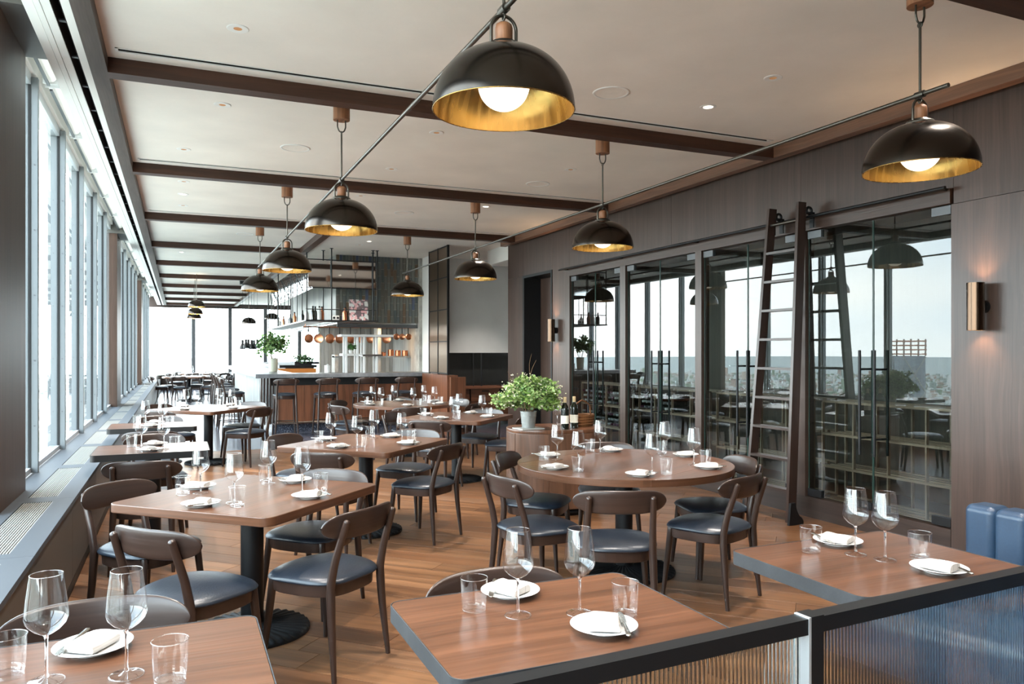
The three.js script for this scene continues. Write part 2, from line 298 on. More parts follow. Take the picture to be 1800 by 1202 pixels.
{
  const l = structure('wall_left', 'window wall header and spandrel below the glass'); l.userData.category = 'wall';
  part('header', bx(-1.2, -1.0, 3.64, 3.8, D0, DEND, 'z'), M.white, l);
  part('spandrel', bx(-1.2, -0.96, -0.2, 0.55, D0, DEND, 'z'), M.sillFace, l);
}
[5.25, 14.55, 23.85].forEach((d, i) => {
  const c = thing('column_casing', `${['nearest', 'second', 'farthest'][i]} walnut-clad column standing between the windows`, 'column', [0, 0, 0], 0, 'clad columns of the window wall', 'structure');
  part('casing', bx(-1.06, -0.937, 0.59, 3.52, d - 0.1, d + 0.76), M.column, c);
  part('capital', bx(-1.06, -0.76, 3.5, 3.76, d - 0.12, d + 0.78), M.sillFace, c);
});
{
  const s = structure('sill_cabinet', 'long grey metal sill with air grilles below the windows'); s.userData.category = 'sill';
  part('carcass', bx(-0.96, -0.63, 0, 0.5, D0, DEND, 'z'), M.blackMatte, s);
  part('plinth', bx(-0.64, -0.617, 0, 0.06, D0, DEND, 'z'), M.black, s);
  let k = 0;
  for (let g0 = 5.68 - 1.53 * 4; g0 < 31; g0 += 1.53, k++) {
    const g1 = g0 + 1.35, e = g0 + 1.53;
    part('sill_panel', merge([bx(-0.71, -0.6, 0.562, 0.59, g0 - 0.084, g1 + 0.094), bx(-1.02, -0.873, 0.562, 0.59, g0 - 0.084, g1 + 0.094), bx(-0.873, -0.71, 0.562, 0.59, g0 - 0.084, g0), bx(-0.873, -0.71, 0.562, 0.59, g1, g1 + 0.094)]), M.sill, s);
    part('front_panel', bx(-0.63, -0.617, 0.065, 0.56, g0 - 0.084, g1 + 0.091), M.sillFace, s);
    const bars = []; for (let x = -0.866; x < -0.712; x += 0.0125) bars.push(bx(x, x + 0.006, 0.572, 0.589, g0, g1, 'z'));
    if (g0 > 3 && g0 < 9) bars.forEach((b) => part('grille_bar', b, M.grille, s)); else part('grille', merge(bars), M.grille, s);
  }
}
// end window wall
for (let k = 0; k < 6; k++) {
  wn++;
  const x0 = -0.81 + k * 1.375, x1 = x0 + 1.375, w = thing(`window_${wn}`, `far end window, ${['first', 'second', 'third', 'fourth', 'fifth', 'sixth'][k]} pane from the left corner`, 'window', [0, 0, 0], 0, null, 'structure');
  const p = new THREE.PlaneGeometry(1.32, 2.75); p.translate((x0 + x1) / 2, 1.9, -DEND); part('pane', p, M.pane, w);
  part('mullion', bx(x1 - 0.07, x1 + 0.07, 0.4, 3.3, DEND - 0.1, DEND + 0.05), M.aluDark, w);
  part('rail', bx(x0, x1, 0.45, 0.55, DEND - 0.06, DEND + 0.05), M.aluDark, w);
}
{
  const e = structure('wall_far', 'low wall and dark header of the far end windows'); e.userData.category = 'wall';
  part('header', bx(-1.2, 7.7, 3.26, 3.8, DEND - 0.02, DEND + 0.15, 'x'), M.wallDark, e);
  part('spandrel', bx(-1.2, 7.7, -0.2, 0.5, DEND - 0.02, DEND + 0.15, 'x'), M.wallDark, e);
  const n = structure('wall_near', 'plain walnut wall behind the camera'); n.userData.category = 'wall';
  part('panel', bx(-1.3, 7.7, -0.2, 3.9, D0 - 0.15, D0), M.wall, n);
  const r = structure('wall_far_right', 'grey plaster wall beyond the kitchen'); r.userData.category = 'wall';
  part('panel', bx(7.5, 7.65, -0.2, 3.9, 10, DEND + 0.1), M.plaster, r);
  part('return', bx(5.45, 7.6, 0, 3.44, 12.26, 12.36), M.white, r);
}
// cellar wall: veneer panels, posts, header and base round four pairs of glass doors
const BAYS = [[3.95, 5.40], [5.50, 6.93], [7.04, 8.50], [8.63, 10.04]];
{
  const w = structure('wall_right', 'dark walnut veneer wall with the glazed wine cellar'); w.userData.category = 'wall';
  const P = (d0, d1, y0, y1, m = M.wall) => part('veneer_panel', bx(XR, XR + 0.1, y0, y1, d0 + 0.0015, d1 - 0.0015), m, w);
  P(D0, 1.2, 0, 2.62); P(1.2, 3.95, 0, 2.62); P(D0, 1.2, 2.624, 3.78); P(1.2, 3.93, 2.624, 3.78);
  P(3.93, 5.46, 2.74, 3.78); P(5.46, 7.5, 2.74, 3.78); P(7.5, 10.06, 2.74, 3.78);
  P(10.06, 10.62, 0, 3.78); P(10.62, 11.72, 2.785, 3.78); P(11.72, 12.36, 0, 2.78); P(11.72, 12.36, 2.784, 3.78);
  part('header', bx(XR - 0.012, XR + 0.1, 2.63, 2.737, 3.95, 10.06, 'z'), M.wall, w);
  part('base', bx(XR - 0.004, XR + 0.1, 0, 0.185, 3.95, 10.06, 'z'), M.wallDark, w);
  for (const [a, b] of [[5.40, 5.50], [6.93, 7.04], [8.50, 8.63], [10.04, 10.06]]) part('post', bx(XR - 0.008, XR + 0.1, 0.185, 2.63, a, b), M.wall, w);
  part('end_edge', bx(XR + 0.1, XR + 0.16, 0, 3.44, 12.26, 12.36), M.wall, w);
  // door recess
  part('door_frame', merge([bx(XR - 0.01, XR + 0.35, 0, 2.785, 11.66, 11.72), bx(XR - 0.01, XR + 0.35, 0, 2.785, 10.62, 10.66), bx(XR - 0.01, XR + 0.35, 2.74, 2.785, 10.66, 11.66)]), M.black, w);
  const dr = thing('door_9', 'tall walnut door set back in a black frame', 'door', [0, 0, 0], 0, null, 'structure');
  part('leaf', bx(XR + 0.3, XR + 0.34, 0.005, 2.74, 10.66, 11.66), M.wall, dr);
  part('lever', merge([bx(XR + 0.25, XR + 0.262, 1.0, 1.02, 11.45, 11.58), bx(XR + 0.25, XR + 0.3, 1.0, 1.02, 11.56, 11.58)]), M.black, dr);
  // the cellar room itself
  const c = structure('cellar_room', 'dark walnut lining inside the wine cellar'); c.userData.category = 'wall';
  part('back', bx(6.3, 6.4, 0, 2.9, 3.8, 10.2), M.cellar, c); part('top', bx(XR + 0.1, 6.4, 2.74, 2.9, 3.8, 10.2, 'z'), M.cellar, c);
  part('end', bx(XR + 0.1, 6.4, 0, 2.9, 3.8, 3.95), M.cellar, c); part('end', bx(XR + 0.1, 6.4, 0, 2.9, 10.06, 10.2), M.cellar, c); part('cellar_floor', bx(XR + 0.1, 6.4, -0.02, 0.15, 3.8, 10.2, 'z'), M.wallDark, c);
}
// eight glass door leaves
const bayWord = ['nearest', 'second', 'third', 'farthest'];
BAYS.forEach(([a, b], i) => {
  const m = (a + b) / 2;
  [[a + 0.012, m - 0.003, 1], [m + 0.003, b - 0.012, -1]].forEach(([p, q, side], j) => {
    const d = thing(`door_${i * 2 + j + 1}`, `frameless glass cellar door, ${side > 0 ? 'right' : 'left'} leaf of the ${bayWord[i]} pair`, 'glass door', [0, 0, 0], 0, null, 'structure');
    const g = new THREE.PlaneGeometry(q - p, 2.42); g.rotateY(-Math.PI / 2); g.translate(XR + 0.03, 0.195 + 1.215, -(p + q) / 2); part('pane', g, M.doorPane, d);
    part('pane_edge', merge([bx(XR + 0.024, XR + 0.036, 0.2, 2.615, p, p + 0.003), bx(XR + 0.024, XR + 0.036, 0.2, 2.615, q - 0.003, q)]), M.edgeGlass ??= std({ color: '#39504a', roughness: 0.15 }), d);
    const hinge = side > 0 ? [p, p + 0.16] : [q - 0.16, q];
    part('patch_fitting', bx(XR + 0.012, XR + 0.05, 0.195, 0.26, ...hinge), M.black, d); part('patch_fitting', bx(XR + 0.012, XR + 0.05, 2.555, 2.62, ...hinge), M.aluDark, d);
    const lock = side > 0 ? [q - 0.15, q] : [p, p + 0.15]; const lk = part('lock_fitting', bx(XR + 0.012, XR + 0.05, 0.195, 0.25, ...lock), M.black, d);
    const kn = cyl(0.012, 0.012, 0.02, 12); kn.rotateZ(Math.PI / 2); kn.translate(XR + 0.005, 0.222, -(side > 0 ? q - 0.045 : p + 0.045)); part('lock_knob', kn, M.steel, lk);
    const hd = side > 0 ? m - 0.075 : m + 0.075, hs = [];
    for (const x of [XR - 0.045, XR + 0.105]) hs.push(rod([x, 0.65, -hd], [x, 1.53, -hd], 0.012, 10));
    for (const y of [0.79, 1.37]) hs.push(rod([XR - 0.045, y, -hd], [XR + 0.105, y, -hd], 0.009, 8));
    part('handle', merge(hs), M.black, d);
  });
});
solo('ladder_rail', merge([rod([5.22, 2.735, -3.93], [5.22, 2.735, -10.22], 0.014, 10), ...[3.98, 5.46, 6.98, 8.56, 10.1].map((d) => rod([5.22, 2.735, -d], [XR - 0.0, 2.735, -d], 0.012, 8))]), M.black, 'black steel ladder rail running above the cellar doors', 'rail');

// ---------------------------------------------------------------- chairs and stools
function backGeo(hw, hh, depth, y, z, tilt) {    // a curved backrest with rounded ends
  const nS = 28, ring = 14, pos = [], uv = [], idx = [];
  for (let i = 0; i <= nS; i++) {
    const s = Math.sin((i / nS - 0.5) * Math.PI), x = s * hw, h = Math.max(0.004, hh * Math.pow(1 - Math.pow(Math.abs(s), 4.4), 0.52)), th = 0.0035 + 0.0085 * Math.sqrt(Math.max(0, 1 - s * s * s * s));
    for (let k = 0; k <= ring; k++) { const a = k / ring * Math.PI * 2, cy = Math.sign(Math.sin(a)) * Math.pow(Math.abs(Math.sin(a)), 0.7), cz = Math.sign(Math.cos(a)) * Math.pow(Math.abs(Math.cos(a)), 0.6); pos.push(x, y + cy * h, z - depth * s * s + cz * th + cy * h * tilt); uv.push(cy * h, x); }
  }
  for (let i = 0; i < nS; i++) for (let k = 0; k < ring; k++) { const a = i * (ring + 1) + k, b = a + ring + 1; idx.push(a, b, a + 1, b, b + 1, a + 1); }
  const g = new THREE.BufferGeometry(); g.setAttribute('position', new THREE.Float32BufferAttribute(pos, 3)); g.setAttribute('uv', new THREE.Float32BufferAttribute(uv, 2)); g.setIndex(idx); g.computeVertexNormals(); return g;
}
const seatOutline = superEll(0.238, 0.228, 3.1, 0.09), dome = (x, z) => 0.012 * (1 - Math.min(1, (x * x) / 0.05)) - 0.012 * (z * z) / 0.05;
const padProfile = (y) => [[0.001, y + 0.03, dome], [0.35, y + 0.03, dome], [0.65, y + 0.028, dome], [0.88, y + 0.022, dome], [0.96, y + 0.013, dome], [1, y + 0.002, dome], [0.99, y - 0.008], [0.95, y - 0.012], [0.001, y - 0.012]];
const frameProfile = (y) => [[0.001, y], [0.9, y], [0.915, y - 0.004], [0.905, y - 0.056], [0.88, y - 0.06], [0.001, y - 0.06]];
const G = {
  seat: pad(seatOutline, padProfile(0.44)), frame: pad(seatOutline, frameProfile(0.43)), back: backGeo(0.255, 0.066, 0.072, 0.712, 0.275, 0.16),
  front: [-1, 1].map((s) => taper([[s * 0.185, 0.425, -0.165], [s * 0.205, 0.2, -0.182], [s * 0.222, 0, -0.2]], [0.021, 0.018, 0.012])),
  rear: [-1, 1].map((s) => taper([[s * 0.2, 0, 0.232], [s * 0.188, 0.25, 0.205], [s * 0.182, 0.43, 0.195], [s * 0.178, 0.56, 0.222], [s * 0.172, 0.735, 0.282]], [0.012, 0.018, 0.022, 0.019, 0.0165], 20)),
  glide: [[-0.222, -0.2], [0.222, -0.2], [-0.2, 0.232], [0.2, 0.232]],
};
function makeChair(label, pos, turn, group) {
  const t = thing('dining_chair', label, 'chair', pos, turn, group);
  part('seat', G.seat, M.leather, t); part('seat_frame', G.frame, M.chair, t); part('backrest', G.back, M.chair, t);
  for (const g of [...G.front, ...G.rear]) part('leg', g, M.chair, t);
  return t;
}
let chair0 = null;
function chair(x, d, fx, fd, label, group = 'dining chairs set at the tables') { if (!chair0) return chair0 = makeChair(label, [x, 0, d], face(fx, fd), group); const c = dup(chair0, label, [x, 0, d], face(fx, fd)); c.userData.group = group; return c; }

function makeStool(label, pos, turn, group) {
  const t = thing('bar_stool', label, 'bar stool', pos, turn, group), up = 0.3, sc = 0.86, S = (g) => { const q = g.clone(); q.scale(sc, 1, sc); q.translate(0, up, 0); return q; };
  part('seat', S(G.seat), M.leather, t); part('seat_frame', S(G.frame), M.chair, t); part('backrest', backGeo(0.225, 0.055, 0.055, 0.985, 0.245, 0.12), M.chair, t);
  for (const s of [-1, 1]) { part('leg', taper([[s * 0.165, 0.72, -0.15], [s * 0.18, 0.36, -0.17], [s * 0.2, 0, -0.195]], [0.02, 0.018, 0.012]), M.chair, t); part('leg', taper([[s * 0.2, 0, 0.23], [s * 0.175, 0.4, 0.195], [s * 0.165, 0.73, 0.18], [s * 0.158, 0.85, 0.2], [s * 0.152, 1.0, 0.25]], [0.012, 0.017, 0.02, 0.018, 0.015], 20), M.chair, t); }
  part('footrest', rod([-0.19, 0.26, -0.175], [0.19, 0.26, -0.175], 0.01), M.gunmetal, t);
  for (const s of [-1, 1]) part('stretcher', rod([s * 0.187, 0.22, -0.18], [s * 0.187, 0.22, 0.21], 0.009), M.chair, t);
  part('stretcher', rod([-0.187, 0.24, 0.21], [0.187, 0.24, 0.21], 0.009), M.chair, t);
  return t;
}
// ---------------------------------------------------------------- tables
const ribbed = (() => {                         // cast pedestal foot with radial flutes
  const n = 144, prof = [[0.06, 0.05], [0.075, 0.042], [0.12, 0.035], [0.2, 0.03], [0.27, 0.024], [0.298, 0.018], [0.305, 0.01], [0.305, 0.0]], pos = [], uv = [], idx = [];
  prof.forEach(([r, y], i) => { for (let k = 0; k < n; k++) { const a = k / n * Math.PI * 2, rib = i > 0 && i < 6 ? 0.0065 * Math.min(1, r / 0.15) * Math.cos(a * 36) : 0; pos.push(r * Math.cos(a), y + rib, r * Math.sin(a)); uv.push(r * Math.cos(a), r * Math.sin(a)); } });
  for (let i = 0; i < prof.length - 1; i++) for (let k = 0; k < n; k++) { const a = i * n + k, b = i * n + (k + 1) % n; idx.push(a, a + n, b, b, a + n, b + n); }
  const g = new THREE.BufferGeometry(); g.setAttribute('position', new THREE.Float32BufferAttribute(pos, 3)); g.setAttribute('uv', new THREE.Float32BufferAttribute(uv, 2)); g.setIndex(idx); g.computeVertexNormals(); return g;
})();
const columnGeo = (() => { const g = cyl(0.06, 0.06, 0.67, 32); g.translate(0, 0.37, 0); return g; })(), spiderGeo = merge([bx(-0.25, 0.25, 0.69, 0.704, -0.03, 0.03), bx(-0.03, 0.03, 0.69, 0.704, -0.25, 0.25)]);
function table(label, x, d, turn, w, l, edge, group) {
  const t = thing('dining_table', label, 'table', [x, 0, d], turn, group);
  if (edge === 'wood') part('table_top', uvm(slab(roundRect(w, l, 0.06), 0.705, 0.75, 0.004), 'x', rnd() * 2, rnd() * 2), M.table, t);
  else {
    part('table_top', uvm(slab(roundRect(w - 0.008, l - 0.008, 0.036), 0.707, 0.7495, 0.001), 'x', rnd() * 2, rnd() * 2), M.table, t);
    const s = roundRect(w, l, 0.04); s.holes.push(roundRect(w - 0.006, l - 0.006, 0.037)); part('edge_band', slab(s, 0.7, 0.7505, 0.0008), edge === 'steel' ? M.steelEdge : M.blackEdge, t);
  }
  part('column', columnGeo, M.black, t); const ft = part('foot', ribbed, M.black, t); if (edge !== 'wood') ft.scale.set(0.5, 1, 0.5); part('spider', spiderGeo, M.black, t);
  return t;
}
function roundTable(label, x, d, r, turn, group, flaps) {
  const t = thing('round_table', label, 'table', [x, 0, d], turn, group);
  const circle = new THREE.Shape(); circle.absarc(0, 0, r, 0, Math.PI * 2);
  if (!flaps) part('table_top', uvm(slab(circle, 0.705, 0.75, 0.004, 48), 'x', rnd(), rnd()), M.table, t);
  else {                                       // a square middle with four hinged segments
    const h = r * Math.SQRT1_2, sq = poly([[-h, -h], [h, -h], [h, h], [-h, h]]);
    part('table_top', uvm(slab(sq, 0.705, 0.75, 0.002, 4), 'x', rnd(), rnd()), M.table, t);
    for (let k = 0; k < 4; k++) { const s = new THREE.Shape(); s.moveTo(h + 0.0015, -h); s.absarc(0, 0, r, -Math.PI / 4 + 0.002, Math.PI / 4 - 0.002); s.lineTo(h + 0.0015, h); s.closePath(); const g = slab(s, 0.705, 0.75, 0.002, 24); g.rotateY(k * Math.PI / 2); const f = part('drop_leaf', uvm(g, 'x', 0.4, 0.2), M.table, t); const b = bx(h - 0.03, h + 0.05, 0.685, 0.704, -0.3, -0.22); b.rotateY(k * Math.PI / 2); part('latch', b, M.gunmetal, f); }
  }
  part('column', columnGeo, M.black, t); const f = part('foot', ribbed, M.black, t); f.scale.set(1.15, 1, 1.15); part('spider', spiderGeo, M.black, t);
  return t;
}
// ---------------------------------------------------------------- what stands on the tables
const glassBowl = lathe([[0.0045, 0.108], [0.012, 0.111], [0.028, 0.121], [0.041, 0.135], [0.0462, 0.149], [0.0455, 0.162], [0.042, 0.195], [0.038, 0.225], [0.0345, 0.25]], 40);
const glassFoot = lathe([[0.0385, 0.0012], [0.036, 0.003], [0.015, 0.0055], [0.006, 0.0115]], 32), glassStem = lathe([[0.0001, 0.008], [0.0055, 0.011], [0.0038, 0.022], [0.0034, 0.06], [0.0038, 0.098], [0.0075, 0.108], [0.0001, 0.1085]], 20);
const footRim = new THREE.TorusGeometry(0.0382, 0.0012, 6, 40); footRim.rotateX(Math.PI / 2); footRim.translate(0, 0.0012, 0);
const glassRim = new THREE.TorusGeometry(0.0345, 0.0007, 6, 40); glassRim.rotateX(Math.PI / 2); glassRim.translate(0, 0.25, 0);
const tumWall = lathe([[0.034, 0.008], [0.0365, 0.02], [0.0405, 0.098]], 40), tumBase = lathe([[0.0001, 0], [0.033, 0], [0.0345, 0.003], [0.0338, 0.0085], [0.02, 0.0075], [0.0001, 0.0065]], 32);
const tumRim = new THREE.TorusGeometry(0.0405, 0.0009, 6, 40); tumRim.rotateX(Math.PI / 2); tumRim.translate(0, 0.098, 0);
const plateGeo = lathe([[0.0001, 0.004], [0.05, 0.004], [0.062, 0.006], [0.078, 0.012], [0.0925, 0.0175], [0.094, 0.0188], [0.0925, 0.0195], [0.078, 0.0155], [0.062, 0.0098], [0.052, 0.0078], [0.0001, 0.0078]], 48);
const plateFoot = lathe([[0.046, 0.005], [0.047, 0], [0.052, 0], [0.053, 0.006]], 40);
const napkinGeo = (() => {                       // cloth folded over and over, open edges on one side
  const s = new THREE.Shape(); s.moveTo(-0.042, 0); s.lineTo(0.038, 0); s.lineTo(0.039, 0.0046); s.lineTo(-0.026, 0.0052); s.lineTo(0.0385, 0.006); s.lineTo(0.038, 0.0108); s.lineTo(-0.024, 0.0114); s.lineTo(0.037, 0.0122); s.lineTo(0.034, 0.0185); s.quadraticCurveTo(0, 0.025, -0.033, 0.021); s.quadraticCurveTo(-0.05, 0.012, -0.042, 0);
  const g = new THREE.ExtrudeGeometry(s, { depth: 0.1, bevelEnabled: true, bevelSize: 0.0008, bevelThickness: 0.0012, bevelSegments: 1, curveSegments: 6, steps: 8 }), p = g.attributes.position;
  g.translate(0, 0.002, -0.05); for (let i = 0; i < p.count; i++) p.setY(i, p.getY(i) + 0.0015 * Math.sin(p.getZ(i) * 40 + p.getX(i) * 30) * (p.getY(i) / 0.015)); g.computeVertexNormals(); return uvm(g, 'z', 0.04, 0);
})();
const uvScale = at(clothMap, 9, 9); M.napkin.map = uvScale;
const bladeGeo = (() => { const s = new THREE.Shape(); s.moveTo(-0.008, 0); s.lineTo(0.006, 0); s.quadraticCurveTo(0.011, 0.05, 0.006, 0.075); s.quadraticCurveTo(0, 0.088, -0.006, 0.08); s.quadraticCurveTo(-0.009, 0.04, -0.008, 0); const g = new THREE.ExtrudeGeometry(s, { depth: 0.0012, bevelEnabled: true, bevelSize: 0.0004, bevelThickness: 0.0004, bevelSegments: 1 }); g.rotateX(-Math.PI / 2); return g; })();
const handleGeo = (() => { const g = taper([[0, 0.001, 0.005], [0, 0.002, 0.05], [0, 0.001, 0.095]], [0.0045, 0.0055, 0.008], 8, 8); g.scale(1, 0.55, 1); return g; })();
const protos = {};
function make(kind, label, pos, turn) {
  const groups = { wine_glass: 'wine glasses on the tables', tumbler: 'tumblers on the tables', side_plate: 'side plates on the tables', napkin: 'folded napkins on the plates', butter_knife: 'butter knives on the plates' };
  if (protos[kind]) return dup(protos[kind], label, pos, turn);
  if (kind === 'napkin') return protos[kind] = solo('napkin', napkinGeo, M.napkin, label, 'napkin', pos, turn, groups[kind]);
  const t = protos[kind] = thing(kind, label, { wine_glass: 'wine glass', tumbler: 'tumbler', side_plate: 'plate', butter_knife: 'knife' }[kind], pos, turn, groups[kind]);
  if (kind === 'wine_glass') { part('bowl', glassBowl, M.glassWall, t); part('stem', glassStem, M.glassSolid, t); const ft = part('foot', glassFoot, M.glassWall, t); part('foot_rim', footRim, M.glassSolid, ft); part('rim', glassRim, M.glassSolid, t); }
  if (kind === 'tumbler') { part('wall', tumWall, M.glassWall, t); part('base', tumBase, M.glassStem, t); part('rim', tumRim, M.glassSolid, t); }
  if (kind === 'side_plate') { part('dish', plateGeo, M.ceramic, t); part('foot_ring', plateFoot, M.ceramic, t); }
  if (kind === 'butter_knife') { part('blade', bladeGeo, M.cutlery, t); part('handle', handleGeo, M.cutlery, t); }
  return t;
}
// a place: plate centre, the direction the guest looks, then the guest's glass to the right
function place(px, pd, fx, fd, where, o = {}) {
  const [rx, rd] = [fd, -fx], T = 0.7505, P = (r, f) => [px + rx * r + fx * f, T, pd + rd * r + fd * f], turn = face(fx, fd), j = () => rr(-0.008, 0.008);
  make('side_plate', `round white side plate, ${where}`, P(0, 0), turn);
  const a = turn + rr(0.25, 0.6) * (rnd() < 0.7 ? 1 : -1), n = P(0.004, 0); n[1] = T + 0.0105;
  make('napkin', `folded white napkin, ${where}`, n, a);
  const k = P(0.052, -0.02); k[1] = T + 0.0195; const kn = make('butter_knife', `steel butter knife, ${where}`, k, turn + rr(-0.5, -0.1));
  make('tumbler', `clear straight tumbler, ${where}`, P((o.tr ?? 0.175) + j(), (o.tf ?? 0.06) + j()), rnd() * 6);
  make('wine_glass', `clear stemmed wine glass, ${where}`, P((o.wr ?? 0.1) + j(), (o.wf ?? 0.115) + j()), rnd() * 6);
}
const R2 = Math.SQRT1_2;
// square tables standing on the diagonal, four places each
const SQ = [
  [0.37, 4.39, 1.0, 'large square table at left front', 'square walnut table on a fluted black pedestal at left front', [[0.67, 3.85, -0.617, 0.786], [0.07, 3.76, 0.74, 0.67], [-0.15, 4.71, 0.71, -0.7], [0.74, 4.68, -0.72, -0.69]]],
  [1.46, 6.45, 1.06, 'square table in the middle', 'square walnut table on a black pedestal in the middle of the room', [[1.853, 6.057, -0.62, 0.78], [1.1, 5.97, 0.56, 0.83], [1.03, 6.95, 0.72, -0.69], [1.93, 6.9, -0.7, -0.71]]],
  [3.03, 8.6, 1.06, 'square table left of the sideboard', 'square walnut table on a black pedestal left of the plant sideboard', [[3.52, 8.26, -0.75, 0.66], [2.63, 8.12, 0.66, 0.75], [2.6, 9.08, 0.7, -0.71], [3.5, 9.08, -0.72, -0.69]]],
  [0.38, 11.25, 1.1, 'square table before the bar corner', 'square walnut table on a black pedestal before the bar corner', [[0.84, 10.86, -0.72, 0.69], [-0.06, 10.8, 0.7, 0.71], [-0.1, 11.72, 0.7, -0.7], [0.86, 11.72, -0.7, -0.71]]],
];
const sideWord = ['front right', 'front left', 'rear left', 'rear right'], sideDir = [[-R2, R2], [R2, R2], [R2, -R2], [-R2, -R2]];
for (const [x, d, w, word, label, seats] of SQ) {
  table(label, x, d, Math.PI / 4 + (x < 1 ? 0.02 : 0), w, w, 'wood', 'square walnut dining tables');
  seats.forEach(([cx, cd, fx, fd], i) => chair(cx, cd, fx, fd, `dark wood chair with navy leather seat, ${sideWord[i]} side, ${word}`));
  sideDir.forEach(([fx, fd], i) => place(x - fx * (w / 2 - 0.125), d - fd * (w / 2 - 0.125), fx, fd, `${sideWord[i]} place, ${word}`));
}
// round tables
const ringWord = ['right', 'rear right', 'rear left', 'left', 'front left', 'front right'];
roundTable('large round walnut table with drop leaves beside the library ladder', 2.84, 4.57, 0.74, 0.45, 'round walnut dining tables', true);
const T6C = [[3.42, 4.36, -0.97, 0.24], [3.1, 5.22, -0.37, -0.93], [2.38, 5.0, 0.75, -0.66], [2.04, 4.29, 0.985, 0.17], [2.28, 3.77, 0.4, 0.917], [3.05, 3.9, -0.37, 0.93]];
for (let k = 0; k < 6; k++) {
  const a = (8 + 60 * k) * Math.PI / 180, fx = -Math.cos(a), fd = -Math.sin(a), [cx, cd, qx, qd] = T6C[k];
  chair(cx, cd, qx, qd, `dark wood chair with navy leather seat, ${ringWord[k]} side, near round table`);
  place(2.84 - fx * 0.585, 4.57 - fd * 0.585, fx, fd, `${ringWord[k]} place, near round table`);
}
roundTable('round walnut table standing before the bar stools', 3.06, 11.05, 0.73, 0.2, 'round walnut dining tables');
for (let k = 0; k < 6; k++) {
  const a = (20 + 60 * k) * Math.PI / 180, fx = -Math.cos(a), fd = -Math.sin(a);
  chair(3.06 - fx * 0.86, 11.05 - fd * 0.86, fx, fd, `dark wood chair with navy leather seat, ${ringWord[k]} side, round table before bar`);
  place(3.06 - fx * 0.575, 11.05 - fd * 0.575, fx, fd, `${ringWord[k]} place, round table before bar`);
}
// two-place tables along the windows and the partition
const TWO = [
  [-0.2, 2.03, 0.82, 0.66, 'steel', 'front left table', 'steel-edged walnut table at the front left below the window sill', [[-0.22, 2.33, 0, -1]]],
  [1.0, 2.0, 0.82, 0.62, 'steel', 'front middle table', 'steel-edged walnut table at the front behind the reeded glass', [[0.98, 2.16, 0, -1]]],
  [2.37, 2.07, 0.82, 0.64, 'steel', 'front right table', 'steel-edged walnut table at the front right beside the blue banquette', []],
  [-0.185, 6.74, 0.83, 0.66, 'black', 'nearer window table', 'black-edged walnut table against the sill behind the large square table', [[-0.2, 6.03, 0.12, 0.99], [-0.17, 7.36, 0.1, -1]]],
  [-0.235, 8.84, 0.83, 0.66, 'black', 'farther window table', 'black-edged walnut table against the sill, farther of the pair', [[-0.21, 8.14, 0.1, 1], [-0.2, 9.5, 0, -1]]],
];
for (const [x, d, w, l, edge, word, label, seats] of TWO) {
  table(label, x, d, 0, w, l, edge, 'two-place tables');
  seats.forEach(([cx, cd, fx, fd]) => chair(cx, cd, fx, fd, `dark wood chair with navy leather seat, ${fd > 0 ? 'near' : 'far'} side, ${word}`));
}
place(0.964, 2.225, 0, -1, 'far place, front middle table', { tr: 0.165, tf: 0.09, wr: 0.06, wf: 0.18 }); place(1.079, 1.84, 0, 1, 'near place, front middle table', { tr: 0.11, tf: 0.07, wr: 0.0, wf: 0.14 });
place(2.42, 2.29, 0, -1, 'far place, front right table', { tr: 0.19, tf: 0.05, wr: 0.06, wf: 0.14 }); place(2.44, 1.86, 0, 1, 'near place, front right table', { tr: 0.08, tf: 0.15, wr: -0.04, wf: 0.19 });
place(-0.2, 2.24, 0, -1, 'far place, front left table', { tr: 0.165, tf: 0.11, wr: 0.075, wf: 0.175 }); place(-0.2, 1.82, 0, 1, 'near place, front left table', { tr: 0.175, tf: 0.14, wr: 0.09, wf: 0.21 });
place(-0.17, 6.94, 0, -1, 'far place, nearer window table'); place(-0.2, 6.54, 0, 1, 'near place, nearer window table');
place(-0.22, 9.04, 0, -1, 'far place, farther window table'); place(-0.25, 8.64, 0, 1, 'near place, farther window table');
// the far dining area
[[0.3, 25.6, 0.75, 'nearer round table at the far windows'], [0.75, 29.2, 0.75, 'farther round table at the far windows']].forEach(([x, d, r, word], i) => {
  roundTable(`${i ? 'farther' : 'nearer'} round table set near the far end windows`, x, d, r, 0.3, 'round walnut dining tables');
  for (let k = 0; k < 6; k++) {
    const a = (15 + 60 * k) * Math.PI / 180, fx = -Math.cos(a), fd = -Math.sin(a);
    chair(x - fx * 0.84, d - fd * 0.84, fx, fd, `dark wood chair, ${ringWord[k]} side, ${word}`);
    make('wine_glass', `clear stemmed wine glass, ${ringWord[k]} place, ${word}`, [x - fx * 0.42, 0.7505, d - fd * 0.42], 0); make('side_plate', `round white side plate, ${ringWord[k]} place, ${word}`, [x - fx * 0.58, 0.7505, d - fd * 0.58], 0);
  }
});
const stool0 = makeStool('dark wood bar stool at the bar front, first from the left', [1.76, 0, 14.22], face(0, 1), 'bar stools round the bar');
[[2.48, 'second'], [3.19, 'third'], [3.94, 'fourth']].forEach(([x, n]) => dup(stool0, `dark wood bar stool at the bar front, ${n} from the left`, [x, 0, 14.22], face(rr(-0.08, 0.08), 1)));
[[15.25, 'nearest'], [16.5, 'second'], [17.9, 'third'], [19.3, 'fourth']].forEach(([d, n], i) => dup(stool0, `dark wood bar stool along the bar's window side, ${n} one`, [0.95, 0, d], face(1, rr(-0.15, 0.15))));
